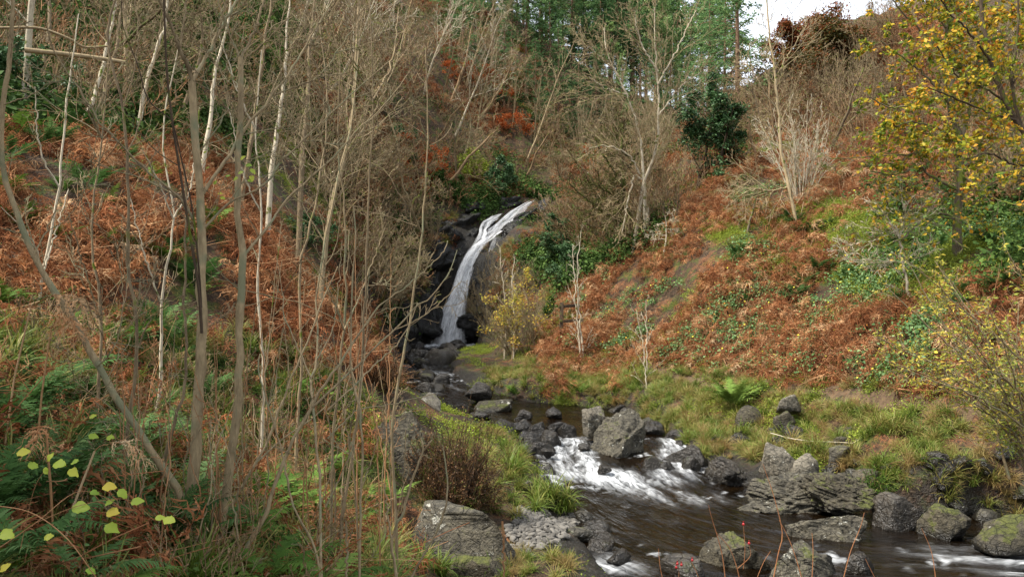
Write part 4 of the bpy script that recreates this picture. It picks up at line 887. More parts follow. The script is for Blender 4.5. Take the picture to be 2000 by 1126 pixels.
traced_tree('pole_sapling', [
 (T, ([(780,1150),(772,1110),(765,1053),(790,988),(810,923),(826,880),(822,855)], 4.4, 4.5, 12, 7)),
 (Br, ([(764,1050),(757,1000),(750,943)], 4.4, 4.4, 8, 6)), (Br, ([(826,880),(842,860),(848,843)], 4.5, 4.5, 7, 5)), (Br, ([(824,886),(838,892),(840,888)], 4.5, 4.5, 5, 3)), (Br, ([(783,1000),(790,930),(792,840)], 4.5, 4.4, 5, 4)),
 ], 'short cut-topped forked shoot in front of the flat-topped boulder', 'shrub', BARK_TAN, None, None, 8)
traced_tree('pole_sapling', [(T, ([(795,1150),(812,1110),(850,1043),(872,978),(872,930),(865,868)], 4.3, 4.5, 9, 5))], 'single bowed leafless shoot crossing the flat-topped boulder', 'shrub', BARK_TAN, None, None, 9)
traced_tree('plant_stalk', [(T, ([(983,1150),(985,1090),(981,1017)], 5.0, 5.0, 7, 8))], 'straight brown dead stalk in front of the flat-topped boulder', 'stalk', BARK_RED, None, None, 10)
traced_tree('pole_sapling', [(T, ([(675,1150),(678,1080),(676,1016)], 4.1, 4.1, 9, 7)), (Br, ([(678,1065),(690,1030)], 4.1, 4.1, 5, 3))], 'short broken-off pale stub at the bottom left of the flat-topped boulder', 'shrub', BARK_TAN, None, None, 11)
# M: long shoots reaching in front of the waterfall
traced_tree('arching_sapling', [
 (T, ([(450,1140),(485,1060),(520,1003),(550,908),(590,830),(625,763),(660,713),(700,653),(740,597)], 4.3, 4.8, 17, 6)),
 (Br, ([(740,597),(811,545),(857,502),(871,481),(874,470)], 4.8, 5.2, 5, 3)),
 (Br, ([(610,795),(670,740),(740,672),(775,641),(811,601),(850,570),(878,530),(893,488)], 4.5, 5.2, 9, 3)),
 (Br, ([(772,643),(800,632),(829,616),(864,587),(900,550)], 4.9, 5.1, 5, 3)),
 (Br, ([(640,800),(700,745),(740,704),(772,676),(800,633),(815,591)], 4.5, 5.0, 7, 3)),
 (Br, ([(790,655),(800,665),(811,660)], 4.9, 4.9, 4, 2)),
 (Br, ([(690,665),(740,608),(790,600),(815,590)], 4.7, 4.9, 4, 2)),
 (Br, ([(640,855),(700,800),(760,790),(820,775),(852,768)], 4.5, 4.9, 5, 3)),
 ], 'arching shoot with long bare branches reaching in front of the waterfall', 'tree', BARK_TAN, BARK_TAN, tws(1.4, .35, 42), 12)
traced_tree('arching_sapling', [
 (T, ([(425,1090),(440,1013),(500,903),(530,843),(560,760),(590,693),(625,600),(660,520)], 4.6, 5.2, 12, 4)),
 (Br, ([(500,903),(560,850),(630,800),(690,700)], 4.7, 5.0, 6, 3)),
 (Br, ([(560,760),(590,740),(625,690)], 4.9, 5.0, 4, 2)),
 ], 'slender leaning shoot right of the tan sapling', 'tree', BARK_TAN, BARK_TAN, tws(1.2, .35, 40), 13)
# suckers: a thicket of thin reddish shoots at the sapling's foot, each rooted on its own
rng = np.random.default_rng(41)
for i in range(26):
    x0 = rng.uniform(230, 500); x1 = x0 + rng.normal() * 45; y1 = rng.uniform(560, 860); d = rng.uniform(3.7, 4.9); xm = (x0 + x1) / 2 + rng.normal() * 14
    traced_tree('sucker_shoot', [(T, ([(x0, 1120 + rng.uniform(-40, 40)), (xm + rng.normal() * 8, 960), (xm, (1000 + y1) / 2), (x1, y1)], d, d + rng.uniform(-.2, .3), rng.uniform(5, 9), 2.2))],
      'thin reddish upright shoot in the thicket at the foot of the tan sapling', 'shrub', BARK_RED if i % 3 else BARK_TAN, None, tws(1.6, .22, 38), 60 + i, group='thin shoots around the sapling foot', k=5)
for i in range(24):
    x0 = rng.uniform(480, 770); x1 = x0 + rng.normal() * 40; y1 = rng.uniform(420, 820); d = rng.uniform(5.0, 7.5); xm = (x0 + x1) / 2 + rng.normal() * 10
    traced_tree('sucker_shoot', [(T, ([(x0, 960 + rng.uniform(-60, 40)), (xm, (950 + y1) / 2), (x1, y1)], d, d + rng.uniform(-.2, .4), rng.uniform(4, 6.5), 2.))],
      'thin pale upright shoot on the bank between sapling and heather boulder', 'shrub', BARK_GREY if i % 2 else BARK_RED, None, tws(1.6, .3, 38), 110 + i, group='thin shoots on the left bank', k=5)
WS = .8
rng = np.random.default_rng(46)
for i, xb in enumerate((60, 118, 178, 288, 330, 432, 505, 545, 580, 602, 655, 672, 735, 758)):
    if i in (1, 4, 5, 7, 9, 12): continue
    d = rng.uniform(5.2, 8.5); yb = 590 + 1.5 / d * 1540; xt = xb + rng.normal() * 60 + 20; yt = rng.uniform(-60, 260); n = 6; y_ = np.linspace(yb, yt, n); x_ = np.linspace(xb, xt, n) + rng.normal(size=n) * 9
    L = [(T, (list(zip(x_, y_)), d, d + rng.uniform(-.3, .5), rng.uniform(7, 10), 2.6))]
    for k_ in range(3):
        a = rng.integers(2, 5); sg = rng.choice([-1, 1]); L.append((Br, ([(x_[a], y_[a]), (x_[a] + sg * rng.uniform(20, 40), y_[a] - 70), (x_[a] + sg * rng.uniform(45, 90), y_[a] - rng.uniform(130, 220))], d, d + .3 * sg, 4.5, 2.)))
    traced_tree('pole_sapling', L, 'slim near-vertical leafless pole ' + ('at the far left edge', 'second from the left edge', 'just left of the grey pole', 'between grey pole and tan sapling', 'close left of the main tan stem', 'between the two tan stems', 'close right of the tan sapling', 'second right of the tan sapling', 'third right of the tan sapling', 'left of the pale forked shoot', 'right of the pale forked shoot', 'left of the straight shoot', 'in front of the heather bank', 'nearest the waterfall on the left bank')[i], 'tree', (BARK_PALE, BARK_TAN, BARK_GREY)[i % 3], (BARK_TAN, BARK_GREY)[i % 2], tws(2.6, .55, 42, .0022, (4, 3), .15, .06), 150 + i, k=6)
# mid-left birch
traced_tree('birch_tree', [
 (T, ([(622,640),(628,560),(640,450),(650,390),(675,300),(687,225),(695,125),(698,50),(702,-20)], 15, 16, 13, 6)),
 (Br, ([(650,390),(620,300),(600,230),(590,150)], 15.5, 15, 5, 2)), (Br, ([(675,300),(730,220),(770,130),(790,60)], 15.7, 16.5, 5, 2)), (Br, ([(690,210),(660,130),(640,60),(630,0)], 15.8, 15.2, 4, 2)),
 ], 'pale slender birch with leaning trunk between the sapling and the waterfall', 'tree', BARK_BUFF, BARK_BUFF, tws(4.2, 1.9, 42, .004, (6, 4), .12, .05), 14)
# left hillside trunks
for i, L in enumerate(([(150,260),(180,200),(205,110),(225,0)], [(175,260),(200,190),(230,80),(240,-20)], [(265,280),(280,190),(300,110),(320,60),(330,-20)], [(470,400),(490,280),(505,180),(520,60),(535,-20)], [(530,330),(545,230),(555,150),(560,60)], [(85,130),(95,60),(100,-20)], [(395,330),(410,240),(420,140),(445,40)], [(590,300),(600,200),(605,100),(615,-10)])):
    L_ = L; d = 13.5 + (i * 1.7) % 4; p = hit(L[0][0], L[0][1], 9); d = float(np.clip(p[1], 10, 19))
    traced_tree('bare_tree', [(T, (L_ + [(L_[-1][0] + 12, L_[-1][1] - 130)], d, d + 1, 12 + (i * 5) % 5, 2))], ('leaning pale trunk, leftmost pair above the bracken bank','second leaning pale trunk above the bracken bank','slim pale trunk behind the grey pole above the bracken','pale trunk seen between the two stems of the tan sapling','slim trunk right of the tan sapling high on the left slope','short trunk at the upper left edge beside the fallen log','slim trunk close behind the main tan stem high up','trunk at the right end of the left hillside wood')[i], 'tree', BARK_PALE if i % 2 == 0 else BARK_GREY, BARK_GREY, tws(3.2, 1.6, 50, .004, (6, 4), .18), 30 + i)
# fallen pale trunks across the left hillside
def log(pts, d0, d1, w0, w1, label):
    C, r = limb(pts, d0, d1, w0, w1); mb = MB(); o = C.mean(0); mb.tubes(C - o, r, 8, .5)
    ob = mb.build('fallen_log', BARK_BUFF); ob.location = o; return tag(ob, label, 'log')
log([(48,98),(110,104),(180,112),(245,122)], 12.6, 13.2, 13, 9, 'pale fallen trunk lying across the dark left hillside')
log([(-10,55),(60,54),(95,60),(140,78),(165,92),(215,90)], 9.5, 10, 7, 5, 'thin bent pale bough hanging across the upper left corner')
# P: forked birch
traced_tree('birch_tree', [
 (T, ([(1270,470),(1266,445),(1260,385),(1257,350)], 26.5, 26.5, 10, 8)),
 (T, ([(1257,352),(1252,280),(1245,240),(1225,185),(1200,135),(1185,100),(1180,55)], 26.5, 26.8, 7, 2.5)),
 (T, ([(1258,352),(1280,295),(1286,225),(1285,165),(1280,90),(1278,15)], 26.5, 26.3, 8, 2.5)),
 (Br, ([(1252,350),(1237,345),(1225,400),(1215,455)], 26.5, 26.2, 6, 2)), (Br, ([(1250,340),(1225,300),(1180,285),(1150,290)], 26.5, 26, 5, 2)),
 (Br, ([(1285,165),(1320,100),(1345,50),(1360,20)], 26.3, 26.5, 5, 2)), (Br, ([(1285,140),(1250,80),(1240,30)], 26.3, 26.0, 5, 2)), (Br, ([(1286,225),(1330,170),(1370,140)], 26.3, 26.5, 4, 2)), (Br, ([(1225,185),(1180,170),(1150,150)], 26.6, 26, 4, 2)), (Br, ([(1200,135),(1170,110),(1150,90)], 26.6, 26, 3, 2)),
 ], 'tall pale birch with a forked trunk right of the waterfall', 'tree', BARK_PALE, BARK_BUFF, tws(4.6, 1.9, 36, .0055, (6, 4), .09, .07), 15, snap=True)
traced_tree('mossy_tree', [
 (T, ([(1232,480),(1228,440),(1220,385),(1215,300),(1217,240)], 25.5, 25.7, 15, 6)),
 (Br, ([(1226,440),(1175,410),(1135,380),(1112,358)], 25.5, 25.0, 7, 3)), (Br, ([(1219,370),(1190,320),(1170,290),(1160,260)], 25.5, 25.2, 7, 3)), (Br, ([(1217,340),(1245,300),(1260,270)], 25.6, 25.8, 6, 3)), (Br, ([(1216,310),(1200,260),(1195,225)], 25.6, 25.3, 5, 3)), (Br, ([(1222,400),(1180,370),(1140,350)], 25.6, 25.3, 5, 3)),
 ], 'dark moss-green tree with drooping boughs in front of the forked birch', 'tree', BARK_MOSS, BARK_MOSS, tws(6., 1.3, 50, .009, (6, 3), .2, -.02), 16, snap=True)
traced_tree('birch_tree', [
 (T, ([(1557,445),(1540,360),(1525,300),(1520,225),(1515,150),(1502,65),(1497,-10)], 23.5, 24, 9, 3.5)),
 (Br, ([(1540,365),(1510,372),(1470,370),(1440,385)], 23.6, 23, 4, 2)), (Br, ([(1519,215),(1480,160),(1460,100)], 23.8, 23.5, 4, 2)), (Br, ([(1515,150),(1550,90),(1575,50)], 23.9, 24, 4, 2)),
 ], 'pale leaning birch in the middle of the right slope', 'tree', BARK_BUFF, BARK_BUFF, tws(4.8, 1.7, 42, .0055, (6, 4), .09, .06), 17, snap=True)
rng = np.random.default_rng(8)
p = hit(1565, 388); hz = hazel_proto(99, 4.2, 24, BARK_PALE, .42, 1.0, 'bare_hazel')
place(hz, p - np.array([0, 0, .1]), .3, .78, 'dense pale many-stemmed hazel beside the leaning birch', 'shrub', None)
p = hit(1625, 460); place(hazel_proto(98, 3.0, 5, BARK_DARK, .5, .8, 'bare_shrub'), hit(1312, 455), 1., .8, 'small bare shrub on the bracken edge right of the forked birch', 'shrub', None)
place(crooked_proto(97, 3.2, BARK_OAK, BARK_GREY, 1.0, 'bare_shrub'), hit(1460, 455), 2., .8, 'crooked grey shrub on the mossy patch of the right slope', 'shrub', None)
place(crooked_proto(96, 3.4, BARK_PALE, BARK_PALE, 1.0, 'bare_shrub'), hit(1295, 500), 2., .6, 'small twiggy pale shrub at the upper left edge of the bracken slope', 'shrub', None)
# young birches by the fence and by the path
for i, (L, lb) in enumerate((([(1135,700),(1128,640),(1122,560),(1118,480)],'young pale birch stem just right of the fence post'),([(1140,700),(1131,600),(1128,520),(1135,450)],'second young birch stem just right of the fence post'),([(1263,760),(1258,700),(1250,640),(1243,605)],'slim white sapling at the grass edge beside the path'),([(1265,735),(1262,660),(1262,585)],'straight white sapling beside the path'),([(985,700),(990,620),(982,550),(975,480)],'young birch in front of the waterfall thicket'),([(1003,700),(1005,630),(1000,560),(1006,500)],'slender birch right in the waterfall thicket'))):
    p = hit(*L[0]); traced_tree('young_birch', [(T, (L, p[1], p[1], 5 if i < 2 else 3.5, 1.5))], lb, 'tree', BARK_PALE, BARK_PALE, tws(3.0, .8, 38, .005, (3, 2)), 40 + i)
# T: yellow oak
def ozone(q, r):
    return np.clip(np.where(r < 330, 1.0, np.where(r < 480, .35, .05)) * sstep(1660, 1740, q + 60 * (r < 240)), 0, 1)
traced_tree('oak_tree', [
 (T, ([(1870,505),(1870,425),(1877,345),(1872,280),(1860,215),(1855,150),(1850,60),(1845,-40)], 16.5, 16.6, 22, 9)),
 (Br, ([(1873,290),(1890,230),(1905,160),(1915,60),(1920,-30)], 16.5, 16.8, 9, 4)), (Br, ([(1868,370),(1820,345),(1790,325),(1755,340),(1700,335)], 16.5, 15.8, 7, 3)), (Br, ([(1862,422),(1820,412),(1780,412),(1735,410)], 16.5, 15.9, 6, 3)),
 (Br, ([(1862,426),(1822,425),(1780,450),(1730,478),(1640,480)], 16.5, 15.6, 6, 2)), (Br, ([(1870,300),(1830,290),(1780,300),(1720,305),(1620,310)], 16.5, 15.6, 6, 2)), (Br, ([(1860,210),(1810,150),(1760,110),(1720,80)], 16.5, 16, 7, 3)),
 (Br, ([(1858,180),(1800,200),(1740,210),(1700,190)], 16.5, 15.8, 6, 3)), (Br, ([(1853,120),(1800,60),(1760,20),(1730,-20)], 16.6, 16.2, 6, 3)), (Br, ([(1872,270),(1800,240),(1750,245),(1710,255)], 16.5, 15.7, 6, 3)),
 (Br, ([(1858,170),(1930,110),(1980,50),(2020,0)], 16.6, 16.6, 7, 3)), (Br, ([(1875,330),(1930,290),(1990,230),(2050,190)], 16.5, 16.2, 7, 3)), (Br, ([(1855,140),(1880,60),(1890,0),(1895,-60)], 16.6, 17, 6, 3)), (Br, ([(1876,340),(1930,380),(1980,400),(2040,400)], 16.5, 15.7, 5, 2)), (Br, ([(1850,60),(1810,0),(1790,-50)], 16.6, 16.2, 5, 3)),
 ], 'oak hung with yellow and orange leaves on the right slope', 'tree', BARK_OAK, BARK_OAK, tws(4.6, 1.15, 50, .005, (5, 4), .18), 18,
 leaf=dict(levs=(1, 2), per=2, size=.10, mat=LEAF_OAK, zone=ozone, v=.36, vs=.28, asp=.62, up=.35, keep=.8), snap=True)
traced_tree('oak_tree', [
 (T, ([(2090,420),(2040,330),(2000,260),(1965,200),(1935,120),(1920,40),(1912,-40)], 14.5, 14.8, 16, 8)),
 (Br, ([(2000,262),(1975,170),(1985,80),(1990,-20)], 14.6, 14.6, 8, 4)), (Br, ([(1966,200),(1920,170),(1870,150),(1830,90)], 14.7, 14.3, 6, 3)), (Br, ([(1985,235),(1920,215),(1860,190),(1810,170)], 14.6, 14.0, 6, 3)), (Br, ([(1935,120),(1890,60),(1850,20),(1830,-20)], 14.7, 14.3, 6, 3)), (Br, ([(2040,330),(1980,320),(1930,300),(1890,310)], 14.5, 14, 6, 3)), (Br, ([(2060,370),(2000,345),(1950,352),(1915,372)], 14.5, 13.8, 5, 2)), (Br, ([(1975,170),(2010,110),(2050,60)], 14.6, 14.5, 5, 3)),
 ], 'second oak leaning in from the right edge with dark boughs and orange leaves', 'tree', BARK_DARK, BARK_OAK, tws(4.0, 1.0, 50, .0045, (5, 4), .18), 19,
 leaf=dict(levs=(1, 2), per=2, size=.095, mat=LEAF_OAK, zone=lambda q, r: np.where(r < 300, .65, np.where(r < 450, .35, .03)), v=.42, vs=.26, asp=.62, up=.35))
# U: bare sapling; V: willow bush with small yellowing leaves
traced_tree('bare_sapling', [(T, ([(1778,585),(1772,560),(1765,520),(1755,460),(1748,440)], 14.5, 14.5, 7, 4)), (Br, ([(1755,462),(1730,420),(1708,390)], 14.5, 14.5, 4, 2)), (Br, ([(1757,470),(1765,420),(1758,360)], 14.5, 14.6, 4, 2)), (Br, ([(1763,512),(1720,508),(1660,505),(1640,485)], 14.5, 14.2, 3, 1.5)), (Br, ([(1764,515),(1800,480),(1822,470)], 14.5, 14.6, 3, 1.5)), (Br, ([(1752,450),(1700,470),(1640,482)], 14.5, 14.2, 3, 1.5)), (Br, ([(1752,448),(1800,430),(1825,420)], 14.5, 14.6, 3, 1.5))],
 'bare forked sapling standing in front of the oak', 'tree', BARK_PALE, BARK_PALE, tws(4, .7, 45, .005, (4, 2)), 20, snap=True)
rng = np.random.default_rng(12); wl = []
for i in range(26):
    x1 = rng.uniform(1700, 2040); y1 = rng.uniform(470, 700) + max(0, 1860 - x1) * .25; x0 = rng.uniform(1960, 2130); y0 = rng.uniform(860, 960); d = rng.uniform(8.2, 10.2); q = rng.uniform(.35, .6)
    wl.append((T if i == 0 else Br, ([(x0, y0), (x0 + (x1 - x0) * q * .7, y0 + (y1 - y0) * q), (x1, y1)], 9.6, d, rng.uniform(5, 8), 1.8)))
traced_tree('willow_bush', wl, 'loose willow bush with small yellow-green leaves at the right edge', 'shrub', BARK_TAN, BARK_TAN, tws(4.5, .55, 42, .0026, (3, 2)), 21,
 leaf=dict(levs=(0, 1, 2), per=1, size=.058, mat=LEAF_WILLOW, v=.45, vs=.25, asp=.34, up=.3, t0=.1), k=5)
# ------------------------------------------------------------------ fronds, tufts and leaf clumps
def frond(mb, rng, base, az, L, arch, lift, pairs=16, wid=.30, lobes=5, curl=0.0, v=.5, droop=.0, stalk=.18, shape=1.0, kr=.006, zig=.45, lw=.13):
    """a pinnate frond: tapering rachis with pairs of lobed leaflets"""
    n = 14; t = np.linspace(0, 1, n); h = np.array([math.cos(az), math.sin(az), 0])
    th = lift - arch * t ** 1.3; ds = L / (n - 1); P = np.zeros((n, 3)); P[0] = base
    for i in range(1, n): P[i] = P[i - 1] + ds * (h * math.cos(th[i - 1]) + np.array([0, 0, 1]) * math.sin(th[i - 1]))
    if curl: P[1:] += np.cumsum(rng.normal(size=(n - 1, 3)) * .012 * curl * L, 0)
    mb.tubes(P, kr * L * (1 - .85 * t), 3, v * .6)
    T_ = nrm(np.gradient(P, axis=0)); sd_ = np.cross(T_, [0, 0, 1.0]); sd_ = nrm(sd_ + 1e-6); up = np.cross(sd_, T_)
    u = stalk + (1 - stalk) * (np.arange(pairs) + .5) / pairs; pr = np.sin(np.clip((u - stalk) / (1 - stalk), 0, 1) ** .62 * math.pi * .94 + .12) ** shape
    a = np.clip((u * (n - 1)).astype(int), 0, n - 2); b = (u * (n - 1) - a)[:, None]
    p0 = P[a] * (1 - b) + P[a + 1] * b; tt = T_[a]; ss = sd_[a]; uu = up[a]
    m = lobes * 2 + 1; q = np.linspace(0, 1, m)
    for sgn in (1, -1):
        ang = .95 + rng.normal(size=pairs) * (.06 + .25 * curl); d = ss * sgn * np.sin(ang)[:, None] + tt * np.cos(ang)[:, None]
        d = nrm(d + uu * (rng.normal(size=pairs) * (.08 + .5 * curl))[:, None])
        ll = wid * L * pr * rng.uniform(.85, 1.1, pairs)
        Q = p0[:, None] + d[:, None] * (ll[:, None] * q[None])[..., None] - np.array([0, 0, 1]) * ((.25 + droop) * ll[:, None] * q[None] ** 2)[..., None]
        if curl: Q = Q + rng.normal(size=Q.shape) * (.06 * curl * ll)[:, None, None] * q[None, :, None]
        w_ = (ll * lw)[:, None] * (1 - q[None] ** 1.6) * np.where(np.arange(m) % 2 == 0, 1.0, zig)[None] + 1e-4
        S_ = nrm(np.cross(d, uu) + (rng.normal(size=(pairs, 3)) * .7 * curl))
        mb.ribbons(Q, w_, S_, np.clip(v + rng.normal(size=pairs) * .12, 0, 1))
def fern_mesh(seed, n=11, L=.75, mat=None, lift=1.15, arch=1.2, wid=.22, pairs=20, lobes=5, name='fern'):
    rng = np.random.default_rng(seed); mb = MB()
    for i in range(n):
        az = i * 2.4 + rng.normal() * .3; frond(mb, rng, (math.cos(az) * .02, math.sin(az) * .02, -.03), az, L * rng.uniform(.65, 1.1), arch * rng.uniform(.8, 1.25), lift * rng.uniform(.75, 1.15), pairs, wid, lobes, .12, np.clip(.5 + rng.normal() * .2, 0, 1))
    return mb.mesh(name, mat or LEAF_FERN)
def bracken_mesh(seed, n=8, L=.72, mat=None):
    rng = np.random.default_rng(seed); mb = MB()
    for i in range(n):
        az = rng.uniform(0, 6.28); frond(mb, rng, (rng.normal() * .10, rng.normal() * .10, -.05), az, L * rng.uniform(.6, 1.15), rng.uniform(1.0, 2.3), rng.uniform(.3, 1.3), 11, .34, 4, 1.25, np.clip(.48 + rng.normal() * .3, 0, 1), .7, .32, 1.0, .008, .3, .085)
    m = 5; Q = np.stack([np.linspace((rng.normal() * .2, rng.normal() * .2, 0), (rng.normal() * .45, rng.normal() * .45, rng.uniform(.1, .55)), m) for _ in range(5)]) + rng.normal(size=(5, m, 3)) * .015
    mb.tubes(Q, np.full((5, m), .0042), 3, rng.uniform(.6, 1, 5))
    return mb.mesh('bracken', mat or LEAF_BRACKEN)
def tuft_mesh(seed, n=70, L=.4, w_=.006, mat=None, spread=.9, name='grass_tuft', foot=.07, dead=.2):
    rng = np.random.default_rng(seed); mb = MB(); az = rng.uniform(0, 6.28, n); l_ = L * rng.uniform(.45, 1.1, n); sp = rng.uniform(.15, spread, n); m = 7; t = np.linspace(0, 1, m)
    h = np.stack([np.cos(az), np.sin(az), 0 * az], 1); th = math.pi / 2 - sp[:, None] * .5 - (sp[:, None] * 1.9 + .3) * t[None] ** 1.2
    st = (l_ / (m - 1))[:, None]; X = np.cumsum(np.cos(th) * st, 1) - (np.cos(th) * st)[:, :1]; Z = np.cumsum(np.sin(th) * st, 1) - (np.sin(th) * st)[:, :1]
    r = foot * np.sqrt(rng.random(n)); a2 = rng.uniform(0, 6.28, n); B0 = np.stack([np.cos(a2) * r, np.sin(a2) * r, np.full(n, -.02)], 1)
    P = B0[:, None] + h[:, None] * X[..., None] + np.array([0, 0, 1.]) * Z[..., None]
    W = w_ * rng.uniform(.6, 1.3, n)[:, None] * (1 - t[None] ** 2.2 * .95); S_ = np.stack([-np.sin(az), np.cos(az), 0 * az], 1) + rng.normal(size=(n, 3)) * .25
    v = np.where(rng.random(n) < dead, rng.uniform(.75, 1, n), rng.uniform(.05, .65, n)); mb.ribbons(P, W, nrm(S_), v)
    return mb.mesh(name, mat or LEAF_GRASS)
def leafclump_mesh(seed, n=60, R_=.22, size=.05, mat=None, asp=.7, up=.7, flat=.45, name='leaf_clump', stems=5):
    rng = np.random.default_rng(seed); mb = MB(); C = rng.normal(size=(n, 3)) * np.array([R_, R_, R_ * flat]) * .6; C[:, 2] = np.abs(C[:, 2]) + .01
    mb.leaves(C, rng.uniform(.6, 1.3, n) * size, rng, np.clip(rng.normal(size=n) * .22 + .45, 0, 1), up, asp)
    return mb.mesh(name, mat)
LEAF_RUST = leaf_mat('rusty_heath', [(0, lin('#5a2e1a')), (.4, lin('#8f4f2a')), (.6, lin('#54421f')), (1, lin('#41481f'))], .1, .3)
BRACKEN = [bracken_mesh(s) for s in range(6)]; BRACKENR = [bracken_mesh(s, 8, .72, LEAF_BRACKEN2) for s in range(6, 11)]
FERN = [fern_mesh(s, 10, .7, LEAF_FERN) for s in (1, 2, 3)]; FERNB = [fern_mesh(s, 12, .85, LEAF_FERN2, 1.1, 1.1, .2, 22) for s in (4, 5)]
RUSH = [tuft_mesh(s, 90, .42, .008, LEAF_GRASS, .9) for s in (1, 2, 3)]; STRAW = [tuft_mesh(s, 130, .38, .0045, LEAF_STRAW, 1.0) for s in (4, 5)]
TURF = [tuft_mesh(s, 50, .16, .005, LEAF_GRASS, .9, 'turf', .1) for s in (6, 7)]
BRAMBLE = [leafclump_mesh(s, 40, .30, .075, LEAF_BRAMBLE, .8, .75, .6) for s in (1, 2, 3)]
MOSS = [leafclump_mesh(s, 220, .26, .028, LEAF_MOSS, .7, .3, .35, 'moss') for s in (1, 2)]
IVY = [leafclump_mesh(s, 90, .42, .075, LEAF_IVY, .85, .6, .6, 'ivy') for s in (1, 2, 3)]

def field(region, n, dens_noise=None, box=None, thr=-9, seed=0, avoid=True, dmin=0):
    """n random ground points whose place shows inside the outlines (photo px, outlines go beyond the frame)"""
    r_ = np.random.default_rng(seed); x0, x1, y0, y1 = box; X = r_.uniform(x0, x1, n); Y = r_.uniform(y0, y1, n); Z = ground(X, Y); q, r = proj(X, Y, Z); k = np.zeros(n, bool)
    for reg in region: k |= in_poly(q + 14 * noise3(X, Y, 1.), r + 14 * noise3(X, Y, 5.), reg)
    if dens_noise is not None: k &= (fbm(X * dens_noise, Y * dens_noise, seed * 3.1, 3) + r_.normal(size=n) * .15) > thr
    if avoid:
        D, off, s, hw, lv_ = stream_near(X, Y); k &= D > hw * 1.05 + .1; k &= path_dist(X, Y) > .11
    return np.stack([X, Y, Z], 1)[k]
def spread(name, label, cat, P, meshes, sc, seed=0, follow=.7, jit=.2, lift=0.0):
    r_ = np.random.default_rng(seed); n_ = gnormal(P[:, 0], P[:, 1]); n_ = nrm(n_ * follow + np.array([0, 0, 1 - follow]) + r_.normal(size=n_.shape) * jit)
    return scatter(name, label, cat, P + np.array([0, 0, lift]), eulers(n_, r_.uniform(0, 6.28, len(P))), r_.uniform(sc[0], sc[1], len(P)), meshes)
RB = [(1080,590),(1180,520),(1250,465),(1330,395),(1480,320),(1560,300),(1640,220),(1760,180),(2200,150),(2300,420),(1900,400),(1730,420),(1800,520),(2200,600),(2300,790),(1750,755),(1500,735),(1300,705),(1180,690),(1090,680)]
LB = [(-400,300),(60,262),(200,275),(330,262),(430,285),(450,340),(560,430),(600,505),(700,570),(730,640),(760,740),(640,720),(500,680),(420,600),(300,590),(120,600),(-400,650)]
bl = field([LB], 11000, 1.1, (-14, -1.5, 4.5, 26), .02, 2); br_ = field([RB, [(1050,640),(1250,700),(1240,790),(1060,770),(1000,720)]], 26000, .45, (1, 24, 12, 46), -.12, 3)
spread('bracken_bank', 'rusty dead bracken covering the left bank', 'bracken', bl, BRACKENR + BRACKEN[:3], (.45, .95), 1, .6, .45)
spread('bracken_slope', 'orange brown dead bracken covering the right slope', 'bracken', br_, BRACKEN[:3] + BRACKENR[:3], (.45, .95), 2, .7, .4)
print('bracken', len(bl), len(br_))
cg = field([[(985,470),(1095,430),(1110,560),(980,640),(950,560)], [(800,420),(900,400),(860,520),(790,640),(760,560)]], 6000, 1.2, (-8, 5, 30, 44), 0., 27)
spread('cliff_growth', 'brown grass and moss growing on the wet ledges beside the waterfall', 'ground cover', cg, STRAW + MOSS + BRACKENR[:1], (.5, 1.2), 29, .6, .4)
# bramble edge above the path and scattered through the bracken; yellow leaves among the green
be = np.concatenate([field([[(1080,600),(1300,560),(1700,600),(2100,700),(2100,800),(1700,760),(1480,735),(1300,705),(1100,690)]], 9000, .8, (1, 16, 11, 30), .16, 4), field([RB, [(1650,330),(2100,300),(2100,620),(1750,560)]], 9000, .7, (1, 24, 12, 40), .38, 5)])
spread('brambles', 'green bramble leaves with yellow ones trailing through the bracken', 'bramble', be, BRAMBLE, (.55, 1.05), 3, .7, .2, .12)
# moss and turf
WHOLE = [[(-600,-300),(2600,-300),(2600,1400),(-600,1400)]]
ms = np.concatenate([field(WHOLE, 20000, .55, (-14, 20, 3, 34), .34, 6), field([[(1330,400),(1720,400),(1720,560),(1450,520)], [(1650,440),(2000,420),(2000,560),(1700,580)]], 12000, .9, (4, 16, 14, 30), -.1, 7)])
spread('moss_cushions', 'yellow green moss over banks and slopes', 'moss', ms, MOSS, (.5, 1.3), 4, .95, .05)
tf = np.concatenate([field([[(1230,790),(1430,840),(1520,890),(1400,905),(1280,860)], [(980,1080),(1120,1090),(1100,1130),(960,1130)]], 5000, None, (-1, 8, 8, 22), 0, 28), field([[(1080,690),(1500,730),(2100,760),(2100,860),(1500,800),(1250,790),(1050,760)]], 9000, None, (1, 12, 10, 26), 0, 8)[::2], field([[(940,700),(1250,700),(1560,770),(2100,800),(2100,1010),(1700,930),(1420,850),(1250,800),(960,790)], [(900,850),(1060,860),(1130,1000),(1000,1010),(860,980),(740,980)]], 6000, None, (-2, 12, 8, 26), 0, 9)])
spread('bank_turf', 'short green turf on the banks and along the path', 'grass', tf, TURF[:1] + RUSH + STRAW, (.35, .95), 5, .7, .35)
